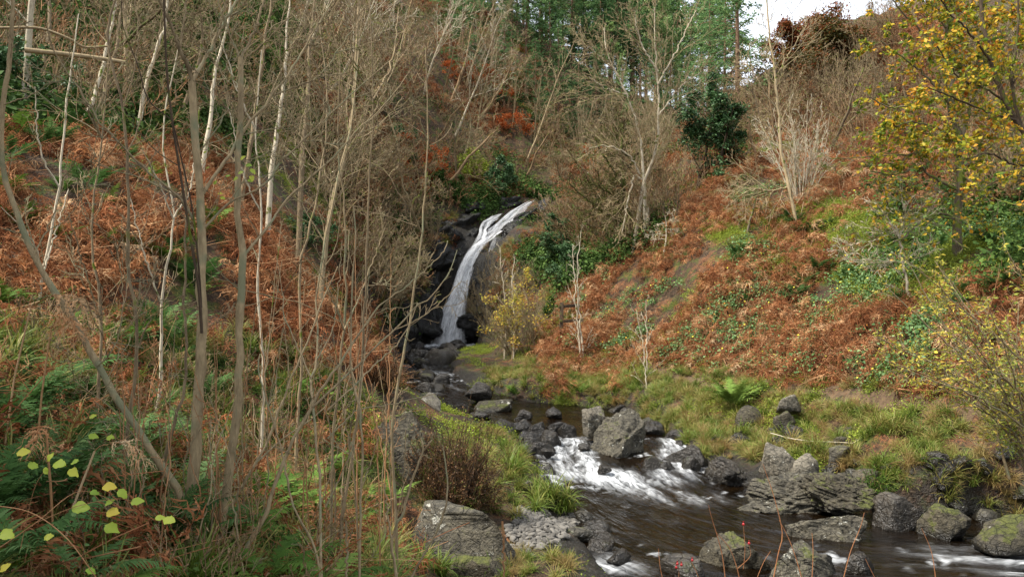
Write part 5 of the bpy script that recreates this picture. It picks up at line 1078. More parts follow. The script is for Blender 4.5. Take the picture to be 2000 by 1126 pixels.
# ivy and low green under the left wood, round the fall, under the oak; fern fronds left
iv = np.concatenate([field([[(-400,-300),(600,-300),(620,230),(480,300),(0,260),(-400,260)]], 16000, .4, (-34, -4, 10, 42), -.25, 10), field([[(840,370),(1000,340),(1090,380),(1120,480),(1100,560),(1050,520),(1000,480),(900,400)], [(760,420),(880,440),(850,640),(760,640)], [(1050,420),(1330,380),(1260,480),(1110,560)]], 14000, .5, (-8, 10, 26, 46), -.1, 11), field([[(1680,330),(2200,280),(2200,600),(1750,560)]], 3500, .6, (5, 18, 12, 32), .2, 12)])
iv = iv[((iv[:, None, :2] - CHUTE[None, ::3, :2]) ** 2).sum(2).min(1) > 1.5 ** 2]
spread('ivy_cover', 'dark green ivy and low leaves on the shaded ground', 'ivy', iv, IVY, (.6, 1.7), 6, .9, .15, .03)
hl = np.concatenate([field([[(500,-300),(1000,-200),(1110,330),(1000,380),(840,430),(700,560),(600,430),(560,250)]], 9000, .4, (-24, 4, 24, 75), .2, 21), field([[(1050,240),(1500,180),(1800,0),(1850,250),(1640,330),(1450,330),(1300,420),(1120,420)]], 8000, .4, (2, 28, 30, 75), -.1, 22)])
spread('hillside_litter', 'withered bracken and fallen leaves under the bare trees of the hillside', 'bracken', hl, BRACKENR, (.7, 1.5), 23, .8, .3)
hi = field([[(500,-300),(1000,-200),(1110,330),(1000,380),(840,430),(700,560),(600,430),(560,250)], [(1050,240),(1500,180),(1500,330),(1300,420),(1120,420)]], 9000, .35, (-24, 20, 24, 75), .12, 24)
spread('hillside_greens', 'dark green low plants under the bare trees of the hillside', 'ground cover', hi, IVY + MOSS, (.9, 2.0), 25, .85, .2)
# dead leaf litter and low brown growth in the near left thicket, green grass through it
ln = field([[(-500,620),(500,640),(740,800),(760,960),(900,1000),(1000,1140),(-500,1500)]], 7000, None, (-6, 1, 1.8, 12), 0, 13)
q_, r__ = proj(ln[:, 0], ln[:, 1], ln[:, 2]); ln = ln[~in_poly(q_, r__, [(745,930),(1060,930),(1060,1200),(800,1200)])]
k = R0.random(len(ln)); spread('thicket_grass', 'long green grass in the near left thicket', 'grass', ln[k < .10], RUSH, (.5, 1.0), 7, .5, .3); spread('thicket_bracken', 'brown broken bracken low in the near left thicket', 'bracken', ln[k > .92], BRACKENR[:3], (.4, .75), 8, .5, .6)
spread('thicket_leaves', 'dark low leaves on the shaded ground of the left thicket', 'ground cover', ln[(k > .10) & (k < .55)], IVY, (.2, .42), 9, .8, .3)

spread('thicket_twigs', 'tangle of fine brown twigs low in the left thicket', 'undergrowth', ln[(k > .55) & (k < .59)], [b_[1][1][1] for b_ in BRUSH], (.14, .3), 19, .3, .5)
# ------------------------------------------------------------------ single ferns and grass tufts
def plant(me, name, part, px, py, sc, label, cat, group, rng, dmin=2.2, lift=0.0):
    p = hit(px, py, dmin); o = link(name, me, None, (p[0], p[1], p[2] + lift), rng.uniform(0, 6.28), sc); return tag(o, label, cat, group)
rng = np.random.default_rng(21)
BIG = fern_mesh(50, 20, 1.05, LEAF_FERN, 1.15, 1.05, .19, 26, 6)
plant(BIG, 'fern', '', 1432, 800, 1.0, 'large green shuttlecock fern on the bank beside the path', 'fern', None, rng)
for (q, r, s_, lb) in ((1010,775,.9,'bright green fern at the head of the middle pool'),(1120,745,.7,'fern on the bank below the fence post'),(1135,770,.8,'green fern under the young birches'),(1330,735,.6,'fern at the path edge left of the large fern')):
    plant(FERN[1], 'fern', '', q, r, s_, lb, 'fern', None, rng)
for i in range(60):
    q = rng.uniform(1440, 2050); r = rng.uniform(330, 600) ; plant(FERNB[i % 2], 'fern', '', q, r, rng.uniform(.45, .9), 'green fern on the mossy slope around the oak', 'fern', 'ferns on the right slope', rng, 12)
for i in range(40):
    q = rng.uniform(-60, 430); r = rng.uniform(250, 700); plant((FERN + FERNB)[i % 5], 'fern', '', q, r, rng.uniform(.5, .9), 'green fern growing through the bracken of the left bank', 'fern', 'ferns on the left bank', rng, 5)
for i in range(40):
    q = rng.uniform(-60, 620); r = rng.uniform(20, 280); plant((FERN + FERNB)[i % 5], 'fern', '', q, r, rng.uniform(.7, 1.2), 'dark fern on the floor of the left hillside wood', 'fern', 'ferns in the left wood', rng, 11)
for i in range(30):
    q = rng.uniform(-40, 480); r = rng.uniform(680, 1080); plant(FERNB[i % 2], 'fern', '', q, r, rng.uniform(.4, .7), 'dark fern deep in the thicket below the curved stem', 'fern', 'ferns in the near thicket', rng, 3.0)
for i in range(22):
    q = rng.uniform(460, 760); r = rng.uniform(780, 1080); plant(FERN[i % 3], 'fern', '', q, r, rng.uniform(.5, .85), 'green fern among the shoots of the left foreground bank', 'fern', 'ferns on the foreground bank', rng, 3.5)
# near ferns of the left edge, frond by frond
def big_fern(px, py, d, L, azs, lift, label, mat, seed, arch=1.2, wid=.2):
    r_ = np.random.default_rng(seed); c = at(px, py, d); g = float(ground(c[0], c[1])); c[2] = min(c[2], g + .12); t = thing('fern', (c[0], c[1], g), label, 'fern')
    for a in azs:
        mb = MB(); frond(mb, r_, (0, 0, c[2] - g), a, L * r_.uniform(.85, 1.1), arch * r_.uniform(.85, 1.2), lift * r_.uniform(.8, 1.1), 22, wid, 8, .06, np.clip(.6 + r_.normal() * .15, 0, 1), .1, .12, .9, .006, .55); mb.build('frond', mat, t)
    
big_fern(40,790,2.9,.5,(.3,1.0,-.3,-.9,2.6),.95,'large blue-green fern fronds at the left edge',LEAF_FERN2,3)
big_fern(-40,850,2.6,.42,(.2,-.5,.7,-1.2),.9,'pale green fern fronds cut by the left edge',LEAF_FERN2,4)
big_fern(150,905,3.0,.38,(.3,1.3,-.6,2.4,-1.6,3.6),.6,'dark fern low behind the yellow-green leaves',LEAF_FERN2,5)
big_fern(185,1040,2.9,.42,(.1,1.0,-.7,2.2,-1.7,3.3),.5,'dark green fern at the bottom left under the leaves',LEAF_FERN,6)
big_fern(130,380,6.0,.6,(.9,1.6,.2,2.5),.8,'upright green fern frond in the bracken of the left bank',LEAF_FERN2,7)
big_fern(640,1050,4.4,.5,(.3,1.3,-.6,2.4,-1.6,3.6),.8,'bright fern at the foot of the forked shoot',LEAF_FERN,8)
big_fern(520,1090,4.1,.5,(.3,1.3,-.6,2.4,-1.6,3.6),.8,'green fern under the arching shoot',LEAF_FERN,9)
big_fern(440,1050,4.7,.45,(.3,1.3,-.6,2.4,-1.6,3.6),.7,'small fern at the foot of the tan sapling',LEAF_FERN,10)
big_fern(300,980,4.2,.45,(.3,1.3,-.6,2.4,-1.6,3.6),.7,'fern behind the reddish shoots',LEAF_FERN2,11)
# brown drooping bracken near the left edge
def dead_frond(px, py, d, L, az, label, seed):
    r_ = np.random.default_rng(seed); c = at(px, py, d); g = float(ground(c[0], c[1])); mb = MB()
    frond(mb, r_, (0, 0, c[2] - g), az, L, 1.9, .5, 18, .36, 7, 1.1, .75, .6, .25, 1., .008, .25, .07); mb.tubes(np.array([[-.2 * math.cos(az), -.2 * math.sin(az), -.05], [-.1 * math.cos(az), -.1 * math.sin(az), (c[2] - g) * .6], [0, 0, c[2] - g]]), np.array([.006, .005, .004]), 4, .9)
    o = mb.build('dead_frond', LEAF_BRACKEN); o.location = (c[0], c[1], g); tag(o, label, 'bracken')
dead_frond(60,600,4.2,.5,-.2,'orange dead bracken frond drooping over the left edge fern',1); dead_frond(100,640,4.2,.42,-.6,'tan dead bracken frond hanging beside the curved stem',2); dead_frond(185,880,3.3,.3,-.1,'rust-red dead frond among the reddish shoots',4); dead_frond(90,840,3.2,.25,-1.2,'small brown withered frond on the dark fern',5)
# grass tufts of the banks
GT = [(1030,1085,.6,2),(1080,1100,.6,1),(1045,1000,.9,0),(1000,925,1.2,1),(1040,975,1.0,0),(1000,905,.95,1),(985,880,.8,1),(1015,890,.7,1),(980,800,.9,2),(1000,800,.8,2),(1030,802,.7,2),(1120,800,.8,1),(1150,805,.7,0),(1180,790,.7,1),(1100,805,.75,0),(1200,795,.8,1),(1310,830,.8,1),(1290,812,.8,0),(1340,835,.7,1),(1270,800,.9,2),(1250,790,.9,2),(1480,870,.8,1),(1500,880,.7,1),(1440,860,.7,0),(1460,880,.6,1),(1550,812,.8,2),(1565,820,.7,2),(1600,905,.7,2),(1640,915,.8,2),(1660,905,.9,2),(1690,905,.8,2),(1620,920,.6,2),(1700,950,.9,2),(1720,985,.8,2),(1740,1000,.8,2),(1690,840,.9,1),(1720,840,1.,1),(1745,845,1.,0),(1760,850,.8,1),(1830,970,1.,1),(1850,985,.9,1),(1800,930,.8,2),(1870,940,.8,2),(1920,900,.9,2),(1960,930,.9,2),(1780,900,.8,2),(1960,1040,1.,1),(1990,1030,1.,1),(1940,1060,.8,2),(1860,890,.7,2),(1820,900,.7,2),(1770,960,.7,0),(1900,960,.7,1),(1930,990,.7,0),(950,960,.7,1),(900,965,.7,2),(870,970,.7,1),(930,985,.7,2),(960,1000,.7,2),(1100,780,.7,1),(1060,775,.7,1),(1040,785,.6,0),(1160,775,.7,2),(1220,770,.7,2),(1300,780,.7,2),(1345,800,.7,1),(1370,815,.7,1),(1400,850,.7,0),(1530,850,.6,1),(1580,860,.6,2),(930,800,.6,2),(860,1120,.9,1),(820,1110,.9,1),(1000,1100,.5,2),(960,1120,.6,1)] + [(1290 + i * 27, 812 + i * 5.5 + (i * 37) % 30, .7 + (i * 13) % 5 * .1, (2, 1, 0, 2, 1)[i % 5]) for i in range(26)]
for i, (q, r, s_, kd) in enumerate(GT):
    me, lb, gp_ = ((RUSH[i % 3], 'tuft of green and brown wood rush on the stream bank', 'rush tufts'), (RUSH[i % 3], 'tuft of bright green wood rush on the stream bank', 'green rush tufts'), (STRAW[i % 2], 'tuft of straw-yellow hanging grass on the stream bank', 'straw grass tufts'))[kd]
    plant(me, 'grass_tuft', '', q, r, s_ *  (1.15 if kd < 2 else 1.0), lb, 'grass tuft', gp_, rng, 7.5)

for i, (q, r, s_) in enumerate(((1050,972,1.1),(1076,964,1.25),(1102,972,1.1),(1092,990,1.0),(1062,992,1.0),(1112,988,.9))):
    p = at(q, r + 8, 11.85 - .05 * (r > 980)); o = link('grass_tuft', RUSH[i % 3], None, p, i * 1.3, s_); tag(o, 'brown and green rush tussock on the tip of the grassy tongue', 'grass tuft', 'rush tussocks on the tongue tip')
# ------------------------------------------------------------------ shrubs and evergreens
def leafy(name, px, py, H, Rr, label, mat, size, n, seed, bark=None, flat=1., asp=.6, dmin=2.2, up=.3, cat='shrub', lobes=9, dens=.55, v=.45, group=None, stem=True):
    """evergreen or leafy shrub: limbs, then leaves in many uneven clumps"""
    r_ = np.random.default_rng(seed); p = hit(px, py, dmin); out = {}
    S = [lv(9, .16, .03, 9, 55, .7, .12, te=.75), lv(7, .2, .02, 6, 45, .5, .15, rr=.012), lv(5, .22, .02, 4, 45, .5, .1, rr=.01), lv(4, .2, 0, 0, 0, 0, rr=.01)]
    grow(r_, (0, 0, -.25), (r_.normal() * .1, r_.normal() * .1, 1.), H * .85, H * .02, 0, S, out)
    t = thing(name, p, label, cat, group)
    for nm, me in tree_meshes(name, out, r_, bark or BARK_DARK, rmin=.004): link(nm if nm == 'trunk' else 'branches', me, t)
    C = tips(out, (1, 2, 3), r_, 3, .2); cs = Rr / max(1e-6, np.percentile(np.hypot(C[:, 0], C[:, 1]), 92)); C[:, :2] *= cs; C[:, 2] *= flat
    C = C[r_.integers(0, len(C), n)] + r_.normal(size=(n, 3)) * Rr * .07; C = C[(fbm(C[:, 0] * 2.2 / Rr, C[:, 1] * 2.2 / Rr, C[:, 2] * 2.2 / Rr + seed, 2) > -dens)]
    mb = MB(); mb.leaves(C, r_.uniform(.6, 1.3, len(C)) * size, r_, np.clip(v + r_.normal(size=len(C)) * .2 + .25 * fbm(C[:, 0] * 3 / Rr, C[:, 1] * 3 / Rr, C[:, 2] * 3 / Rr, 2), 0, 1), up, asp); mb.build('foliage', mat, t)
    return t
leafy('holly_tree', 1362, 372, 4.6, 1.5, 'dense dark green holly tree on the right slope', LEAF_HOLLY, .13, 9000, 1, asp=.5, dmin=26, cat='tree')
leafy('holly_tree', 1400, 350, 3.6, 1.1, 'smaller dark evergreen beside the holly tree', LEAF_HOLLY, .13, 5000, 2, asp=.5, dmin=28, cat='tree')
leafy('evergreen_bush', 1085, 520, 2.6, .9, 'dark evergreen bush on the cliff right of the waterfall', LEAF_HOLLY, .11, 5000, 3, asp=.4, dmin=30)
leafy('evergreen_bush', 1100, 560, 2.2, .8, 'lower evergreen bush right of the waterfall', LEAF_HOLLY, .10, 4000, 4, asp=.4, dmin=28)
leafy('evergreen_bush', 985, 385, 2.4, 1.0, 'green bush above the top of the waterfall', LEAF_HOLLY, .12, 3500, 5, dmin=38)
leafy('evergreen_bush', 930, 370, 2.6, 1.1, 'mossy green bush left above the waterfall', LEAF_MOSS, .11, 4500, 6, dmin=38)
leafy('evergreen_bush', 885, 400, 2.2, 1.0, 'dark bush overhanging the left cliff of the waterfall', LEAF_IVY, .12, 4000, 7, dmin=36)
leafy('ivy_bush', 1086, 622, 1.1, .42, 'green ivy clump beside the fence post', LEAF_IVY, .07, 2600, 8, dmin=24)
leafy('holly_bush', 610, 490, 1.6, .7, 'dark green holly bush behind the shoots of the left bank', LEAF_HOLLY, .07, 4000, 9, dmin=10)
leafy('evergreen_bush', 70, 230, 2.0, .8, 'dark evergreen in the left hillside wood above the bracken', LEAF_HOLLY, .08, 3500, 10, dmin=10)
leafy('evergreen_bush', 300, 240, 2.0, .9, 'dark leafy bush behind the poles in the left wood', LEAF_IVY, .08, 3500, 11, dmin=10)
leafy('evergreen_bush', 520, 130, 2.6, 1.0, 'ivy-green bush high in the left wood', LEAF_IVY, .10, 4000, 12, dmin=14)
leafy('yew_branch_tree', 770, 330, 2.6, 1.15, 'flat-topped dark evergreen in the bare wood left above the waterfall', LEAF_HOLLY, .11, 4200, 13, dmin=30, flat=1.0, asp=.3)
leafy('gorse_bush', 1590, 170, 2.8, 2.6, 'rust and dark green bush clump crowning the right skyline', LEAF_RUST, .16, 8000, 14, dmin=36, v=.7)
leafy('gorse_bush', 1560, 128, 2.2, 2.4, 'left rusty bush on the right skyline', LEAF_RUST, .15, 6500, 15, dmin=38, v=.4)
leafy('gorse_bush', 1640, 80, 1.8, 2.4, 'reddish bush at the top of the right skyline', LEAF_RUST, .15, 6000, 16, dmin=38, v=.4)
leafy('gorse_bush', 1635, 155, 1.6, 1.0, 'low yellow-green bush below the rusty skyline bushes', LEAF_MOSS, .12, 3000, 17, dmin=36)
for i, (q, r, h_, rr_, lb) in enumerate(((820,370,2.6,1.3,'copper-leaved beech shrub left of the waterfall top'),(780,335,2.4,1.2,'left copper beech shrub on the hillside'),(845,420,1.8,.8,'low copper beech spray above the left cliff'),(930,175,2.4,1.3,'copper beech on the upper hillside'),(970,200,2.4,1.4,'second copper beech on the upper hillside'),(900,160,2.,1.2,'third copper beech high on the hillside'),(1010,265,2.,1.2,'faded copper shrub below the pines'),(1150,330,1.8,1.0,'rust-coloured shrub on the slope above the waterfall'))):
    leafy('beech_shrub', q, r, h_, rr_, lb, LEAF_BEECH, .11, 2600, 30 + i, dmin=28, dens=.2, up=.4)
leafy('autumn_shrub', 1000, 700, 3.4, 1.25, 'shrub with sparse golden leaves in front of the waterfall', LEAF_WILLOW, .075, 1500, 50, BARK_GREY, dmin=26, dens=.3, v=.75)
leafy('autumn_shrub', 1045, 680, 3.0, 1.0, 'second golden-leaved shrub beside the waterfall thicket', LEAF_WILLOW, .075, 1100, 51, BARK_GREY, dmin=27, dens=.3, v=.75)
def heather(px, py, d, W, H, label, seed, n=900, mat=None):
    r_ = np.random.default_rng(seed); c = at(px, py, d); g = float(ground(c[0], c[1])); t = thing('heather_bush', (c[0], c[1], g), label, 'shrub'); m = 6; L = []
    for i in range(n):
        a = r_.uniform(0, 6.28); e = r_.uniform(.1, 1.45); rl = r_.uniform(.35, 1.1) * (1 + .35 * math.sin(a * 2 + seed) + .2 * math.sin(a * 5 + seed * 2)); c0_ = r_.normal(size=3) * np.array([W * .25, W * .2, 0]); dr = np.array([math.cos(a) * math.cos(e) * W / H, math.sin(a) * math.cos(e) * W / H * .7, math.sin(e)]); q = np.linspace(.12, 1, m)[:, None]
        L.append((c0_ + dr * q * H * rl + np.cumsum(r_.normal(size=(m, 3)) * .03, 0), .006 * (1.1 - q[:, 0] * .7)))
    mb = MB(); emit(mb, L, 3, r_); mb.build('stems', BARK_DARK, t)
    P = np.stack([q for q, _ in L]); k_ = 26; u = r_.uniform(1.5, m - 1.01, (n, k_)); i_ = u.astype(int); f_ = (u - i_)[..., None]; ar = np.arange(n)[:, None]
    C = (P[ar, i_] * (1 - f_) + P[ar, i_ + 1] * f_).reshape(-1, 3); D_ = np.repeat(nrm(P[:, -1] - P[:, 0]), k_, 0); mb = MB()
    C = C + r_.normal(size=C.shape) * .015; mb.leaves(C, r_.uniform(.02, .045, len(C)), r_, np.clip(.45 + .22 * r_.normal(size=len(C)), 0, 1), .2, .35, nrm(D_ + r_.normal(size=D_.shape) * .8)); mb.build('foliage', mat or LEAF_HEATHER, t)
heather(885,958,10.5,.55,.9,'large dark brown heather bush spilling over the grey boulder',1,1100)
heather(815,975,10.8,.4,.42,'lower left part of the heather beside the grey boulder',2,420)
heather(742,815,13.5,.42,.5,'rust-tipped heather bush on the bank above the grey boulder',3,450)
heather(1712,960,12.4,.22,.35,'small dark green heather sprig on the ribbed outcrop',4,200,LEAF_FERN)

def shade_tree(x, y, H, Rr, label, mat, seed):  # out-of-view evergreen, added only to cast shade on the foreground
    r_ = np.random.default_rng(seed); out = {}
    S = [lv(9, .12, .03, 12, 60, .6, .3, te=.75), lv(7, .2, .02, 6, 45, .5, .15, rr=.012), lv(5, .22, .02, 4, 45, .5, .1, rr=.01)]
    grow(r_, (0, 0, -.25), (.05, 0, 1.), H * .85, H * .02, 0, S, out); t = thing('holly_tree', (x, y, float(ground(x, y))), label, 'tree')
    for nm, me in tree_meshes('holly', out, r_, BARK_DARK, rmin=.004): link(nm if nm == 'trunk' else 'branches', me, t)
    C = tips(out, (1, 2), r_, 4, .2); cs = Rr / np.percentile(np.hypot(C[:, 0], C[:, 1]), 92); C[:, :2] *= cs; C = C[r_.integers(0, len(C), 14000)] + r_.normal(size=(14000, 3)) * .18; C = C[C[:, 2] > H * .28]
    mb = MB(); mb.leaves(C, r_.uniform(.09, .17, len(C)), r_, r_.uniform(.1, .8, len(C)), .4, .6); mb.build('foliage', mat, t)
shade_tree(-5.1, 2.3, 6.5, 2.1, 'unseen evergreen added outside the left edge to shade the left foreground', LEAF_HOLLY, 5)  # added sun blocker: darkens the near left thicket
shade_tree(1.6, -3.2, 7.5, 2.8, 'unseen evergreen added behind the viewpoint to shade the foreground', LEAF_HOLLY, 6)  # second added shade caster, never in view
# ------------------------------------------------------------------ fence
p = hit(1096, 668, 20); fz = thing('fence', p, 'short dark wooden fence post with two rails at the path bend', 'fence'); H_ = 1.3
def beam(nm, a, b, w_, h_):
    a = np.array(a, float); b = np.array(b, float); d = nrm(b - a); s_ = nrm(np.cross(d, [0, 0, 1.]) if abs(d[2]) < .9 else np.array([1., 0, 0])); u_ = np.cross(s_, d); V = []
    for e in (a, b):
        for i, j in ((-1, -1), (1, -1), (1, 1), (-1, 1)): V.append(e + s_ * i * w_ / 2 + u_ * j * h_ / 2)
    mb = MB(); mb.add(np.array(V), quad=[[0, 1, 2, 3], [7, 6, 5, 4], [0, 4, 5, 1], [1, 5, 6, 2], [2, 6, 7, 3], [3, 7, 4, 0]]); o = mb.build(nm, BARK_DARK, fz, False)
    md = o.modifiers.new('bevel', 'BEVEL'); md.width = .008; md.segments = 2
beam('post', (0, 0, -.3), (.02, 0, H_), .12, .12); beam('rail', (-.08, -.06, H_ - .14), (.62, .2, H_ - .08), .05, .11); beam('rail', (-.05, -.07, H_ * .52), (.75, .25, H_ * .56), .05, .1)

# ------------------------------------------------------------------ near left: hazel twig with yellow-green leaves; right: rose briars
def spray(name, stems, leaves, label, cat, bark, lmat, seed, size_px=30):
    r_ = np.random.default_rng(seed); C0 = at(*stems[0][0][:3]); g = float(ground(C0[0], C0[1])); t = thing(name, (C0[0], C0[1], g), label, cat); o_ = np.array(t.location)
    SO = []
    for L in stems:
        C = catmull([at(*q[:3]) for q in L], 18); mb = MB(); mb.tubes(C - o_, np.linspace(L[0][3], L[-1][3], 18) * .5 / 2 / F * L[0][2], 5, .6); SO.append((C, mb.build('stem', bark, t)))
    for (q, r, d, s_, ang) in leaves:
        c = at(q, r, d); L = .8 * s_ / F * d; mb = MB(); m = 9; u = np.linspace(0, 1, m); wv = np.sin(u ** .8 * math.pi) ** .8 * L * .36; a = math.radians(ang); tl_ = r_.uniform(-.6, .6)
        dr = np.array([math.cos(a), r_.uniform(-.4, .2), math.sin(a)]); dr = nrm(dr); sd_ = nrm(np.cross(dr, [math.sin(tl_) * .6, -.8, .8])); nn = np.cross(sd_, dr)
        P = c + dr * (u * L)[:, None] + nn * (-.12 * L * u ** 2)[:, None]; V = np.concatenate([P, P + sd_ * wv[:, None] + nn * (.18 * wv)[:, None] + r_.normal(size=(m, 3)) * .0012, P - sd_ * wv[:, None] + nn * (.18 * wv)[:, None] + r_.normal(size=(m, 3)) * .0012]) - o_
        k = np.arange(m - 1); qd = np.concatenate([np.stack([k, k + 1, k + 1 + m, k + m], 1), np.stack([k + 1, k, k + 2 * m, k + 1 + 2 * m], 1)]); mb.add(V, quad=qd, v=np.clip(.35 + .3 * r_.normal(), 0, 1)); mb.build('leaf', lmat, min(SO, key=lambda z: np.linalg.norm(z[0] - c, axis=1).min())[1])
    return t
spray('hazel_branch', [[(-20,985,2.2,5),(60,1000,2.2,4.5),(130,1050,2.2,4),(190,1130,2.2,4)], [(-10,1075,2.3,5),(70,1020,2.3,4),(150,960,2.4,3),(215,975,2.4,2.5),(255,1010,2.4,2)], [(40,1070,2.3,3),(65,960,2.3,2),(85,920,2.3,1.5)], [(70,1020,2.3,3),(160,985,2.35,2.5),(250,975,2.4,2),(300,1015,2.4,1.5)]],
 [(32,885,2.3,34,10),(55,905,2.3,26,-20),(92,900,2.3,24,60),(104,905,2.3,36,0),(88,912,2.3,18,-70),(135,915,2.3,30,-35),(140,903,2.3,22,20),(0,1040,2.2,40,-8),(140,990,2.35,46,0),(205,1025,2.4,40,-20),(208,1000,2.4,36,5),(232,955,2.4,30,-40),(200,950,2.4,34,0),(255,980,2.4,32,8),(302,1012,2.4,26,5),(320,1013,2.4,32,-3),(205,985,2.4,24,30),(172,850,2.6,24,-10),(208,855,2.6,22,10),(175,815,2.6,20,20),(85,1050,2.3,26,15),(170,1110,2.3,24,-25),(0,1115,2.2,30,40),(175,960,2.4,22,-10)],
 'hazel twigs with large yellow-green leaves in the bottom left corner', 'branch', BARK_RED, LEAF_HAZEL, 5)
spray('honeysuckle_vine', [[(150,1140,2.5,3),(165,1060,2.5,2.5),(150,1000,2.5,2),(170,950,2.5,2)], [(150,1000,2.5,2),(145,985,2.5,1.5)]], [(145,980,2.5,14,150),(160,985,2.5,14,20),(150,1005,2.5,15,160),(165,1010,2.5,14,10),(140,1030,2.5,17,190),(135,1050,2.5,15,200),(160,1035,2.5,14,0),(165,1062,2.5,12,-10),(128,1075,2.5,14,180),(150,1090,2.5,12,10),(172,960,2.5,14,60),(180,970,2.5,14,-20)],
 'small vine with round blue-green leaves below the hazel leaves', 'vine', BARK_DARK, LEAF_FERN2, 6)
spray('leafy_twig', [[(468,300,4.55,4),(480,322,4.5,3),(492,345,4.5,2)], [(474,312,4.5,3),(488,318,4.5,2)]], [(470,312,4.5,16,40),(480,322,4.5,18,-10),(488,330,4.5,18,-40),(476,335,4.5,15,200),(490,342,4.5,16,-70),(465,345,4.5,15,220),(484,350,4.5,14,-30),(440,345,4.5,13,20),(425,378,4.5,14,0),(430,385,4.5,14,-20),(418,360,4.5,12,60),(398,300,4.5,10,50),(402,330,4.5,11,30)], 'small sprig of bright green leaves between the two main sapling stems', 'branch', BARK_TAN, LEAF_HAZEL, 9)
rng = np.random.default_rng(33); hips = [(1452,1023),(1463,1060),(1323,1100),(1331,1102),(1321,1107),(1352,1093)]
rose = [[(1300,1150,6.,4),(1290,1110,6.,3),(1286,1070,6.,2)], [(1420,1160,6.,5),(1410,1080,6.,4),(1390,1010,6.,3),(1384,985,6.,2)], [(1450,1160,6.,5),(1440,1110,6.,4),(1425,1070,6.,3),(1400,1040,6.,2)], [(1505,1160,6.,5),(1520,1080,6.,4),(1528,1040,6.,3),(1512,970,6.,2.5),(1490,905,6.,2)], [(1575,1160,6.,5),(1555,1090,6.,4),(1540,1050,6.,3),(1522,1015,6.,2)], [(1640,1160,6.,4),(1660,1080,6.,3),(1680,1030,6.,2.5),(1688,1000,6.,2)], [(1585,1150,6.,4),(1588,1080,6.,3),(1586,1040,6.,2)], [(1322,1160,6.,3),(1326,1120,6.,2),(1324,1104,6.,2)], [(1370,1150,6.,3),(1362,1120,6.,2.5),(1350,1096,6.,2)], [(1470,1150,6.,3),(1490,1100,6.,2.5),(1505,1075,6.,2)], [(1452,1110,6.,2.5),(1455,1070,6.,2),(1452,1026,6.,1.5)], [(1440,1110,6.,2.5),(1465,1085,6.,2),(1463,1062,6.,1.5)], [(1720,1150,6.,3),(1700,1110,6.,2.5),(1690,1090,6.,2)], [(1830,1150,6.,4),(1820,1080,6.,3),(1800,1030,6.,2)]]
t = spray('rose_briar', rose, [], 'reddish rose briar with red hips in the bottom right foreground', 'shrub', bark_mat('briar_bark', '#6b3f2c', '#a8744e', 0), LEAF_FERN, 7)
Nn = NT('rose_hip_skin'); HIP = Nn.done(Nn.principled(lin('#a01f24'), .3, .5).outputs[0])
for q, r in hips:
    V, Tt = ICO[2]; mb = MB(); mb.add(V * np.array([.010, .010, .012]), tri=Tt); c = at(q, r, 6.0); mb.tubes(np.array([[0, 0, .014], [0, 0, .022]]), np.array([.004, .006]), 5); o = mb.build('rose_hip', HIP, min(t.children, key=lambda z: min((Vector(v.co) + t.location - Vector(c)).length for v in z.data.vertices))); o.location = Vector(c) - t.location
# pale stick lying on the right bank
C, r = limb([(1505,845),(1560,858),(1640,863),(1720,868)], 14.6, 13.6, 2.2, 1.6); C[:, 2] = np.maximum(C[:, 2], ground(C[:, 0], C[:, 1]) + .02); mb = MB(); o_ = C.mean(0); mb.tubes(C - o_, r, 5, .5); o = mb.build('fallen_stick', BARK_PALE); o.location = o_; tag(o, 'long pale stick lying across the right bank', 'stick')
# ------------------------------------------------------------------ labels: look-alikes told apart by what they stand beside, then by their order
bpy.context.view_layer.update()
LM = [('the waterfall', 900, 540), ('the forked birch', 1265, 320), ('the holly tree', 1360, 250), ('the leaning birch', 1530, 300), ('the yellow oak', 1865, 250), ('the rusty skyline bushes', 1590, 110), ('the tan sapling', 390, 500), ('the curved stem', 130, 600), ('the grey pole', 250, 420),
 ('the heather bush', 870, 870), ('the flat-topped boulder', 900, 1040), ('the rapids boulder', 1215, 845), ('the middle pool', 1080, 810), ('the fence post', 1095, 645), ('the large path fern', 1432, 770), ('the ribbed outcrop', 1560, 970), ('the tilted slab', 1615, 1035), ('the bare forked sapling', 1760, 480), ('the willow bush', 1900, 680),
 ('the fallen log', 150, 110), ('the slender birch', 680, 250), ('the yellow-green hazel leaves', 130, 940), ('the gravel bar', 1060, 1040), ('the mossy tree', 1215, 380), ('the flat evergreen', 780, 260), ('the white-patched boulder', 1525, 900), ('the long dark slab', 1335, 885), ('the arching shoot', 600, 800)]
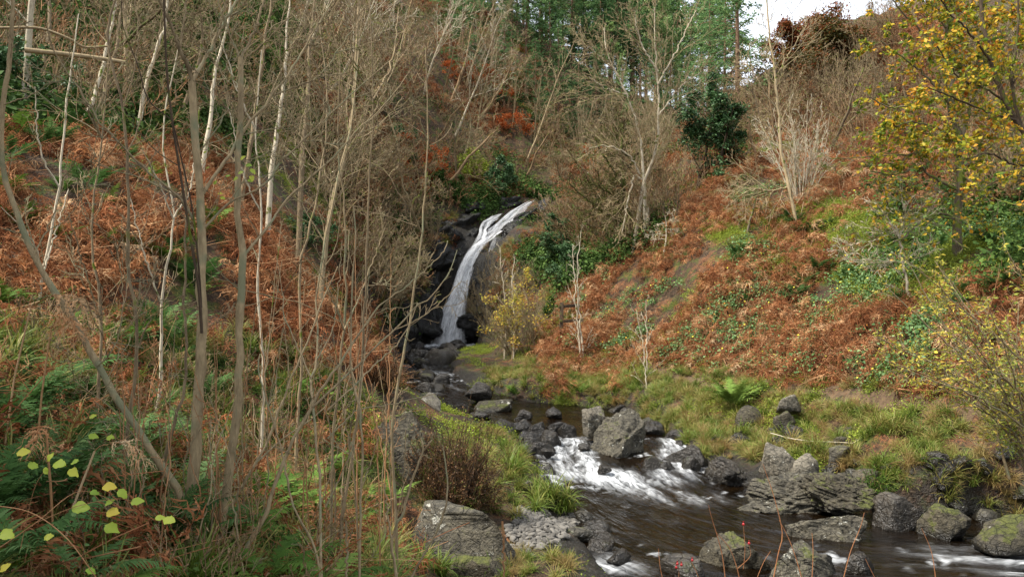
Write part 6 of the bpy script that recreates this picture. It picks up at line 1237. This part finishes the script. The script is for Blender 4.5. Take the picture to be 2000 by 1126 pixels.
SHORT = {'stones in the rapids': 'dark wet midstream stone', 'stones damming the middle pool': 'dark wet stone', 'stones of the upper cascade': 'wet cascade stone', 'stones along the lower shore': 'small shore stone', 'stones in the right bank': 'stone sunk in bank grass', 'conifers on the ridge': 'tall conifer on the ridge', 'spruces against the sky': 'dense dark spruce', 'rear rank of conifers': 'conifer in the rear rank',
 'bare trees above the waterfall': 'grey leafless hillside tree', 'bare trees right above the waterfall': 'tangled leafless slope tree', 'bare trees left of the waterfall': 'pale spreading leafless tree', 'bare trees on the left hillside': 'leafless left-hillside tree', 'bare shrubs on the upper right slope': 'pale many-stemmed leafless shrub', 'bare trees behind the oak': 'leafless tree behind the oak', 'bare shrubs below the waterfall': 'thin leafless thicket shrub',
 'thin shoots around the sapling foot': 'thin reddish upright shoot', 'thin shoots on the left bank': 'thin pale upright shoot', 'ferns on the right slope': 'green fern on the slope', 'ferns on the left bank': 'green fern in the bracken', 'ferns in the left wood': 'dark woodland fern', 'ferns on the foreground bank': 'bright green bank fern', 'ferns in the near thicket': 'dark thicket fern',
 'rush tufts': 'brown and green rush tuft', 'green rush tufts': 'bright green rush tuft', 'straw grass tufts': 'straw-yellow grass tuft', 'rush tussocks on the tongue tip': 'brown-green rush tussock'}
ORD = ['leftmost', 'second from left', 'third from left', 'fourth from left', 'fifth from left', 'sixth from left', 'seventh from left', 'eighth from left', 'ninth from left', 'tenth from left', 'eleventh from left', 'twelfth from left', 'thirteenth from left', 'fourteenth from left', 'fifteenth from left', 'sixteenth from left']
byg = {}
for o in COL.objects:
    if o.parent is None and o.get('group') in SHORT: byg.setdefault(o['group'], []).append(o)
for g_, L in byg.items():
    sub = {}
    for o in L:
        p = o.matrix_world.translation; q, r = proj(p.x, max(p.y, .5), p.z); k = min(range(len(LM)), key=lambda i: (LM[i][1] - q) ** 2 + (LM[i][2] - r) ** 2); dx, dy = q - LM[k][1], r - LM[k][2]
        w_ = ('left of ' if dx < 0 else 'right of ') if abs(dx) > abs(dy) else ('above ' if dy < 0 else 'below ')
        sub.setdefault(SHORT[g_] + ' ' + w_ + LM[k][0], []).append((q, r, o))
    for lb, M in sub.items():
        M.sort(key=lambda m: m[0])
        if len(M) == 1: M[0][2]['label'] = lb; continue
        rows_ = [M] if len(M) <= 6 else [sorted(sorted(M, key=lambda m: m[1])[:len(M) // 2], key=lambda m: m[0]), sorted(sorted(M, key=lambda m: m[1])[len(M) // 2:], key=lambda m: m[0])]
        for ri, row in enumerate(rows_):
            for i, (q, r, o) in enumerate(row): o['label'] = lb + ', ' + (('upper row, ', 'lower row, ')[ri] if len(rows_) > 1 else '') + ORD[min(i, 15)]
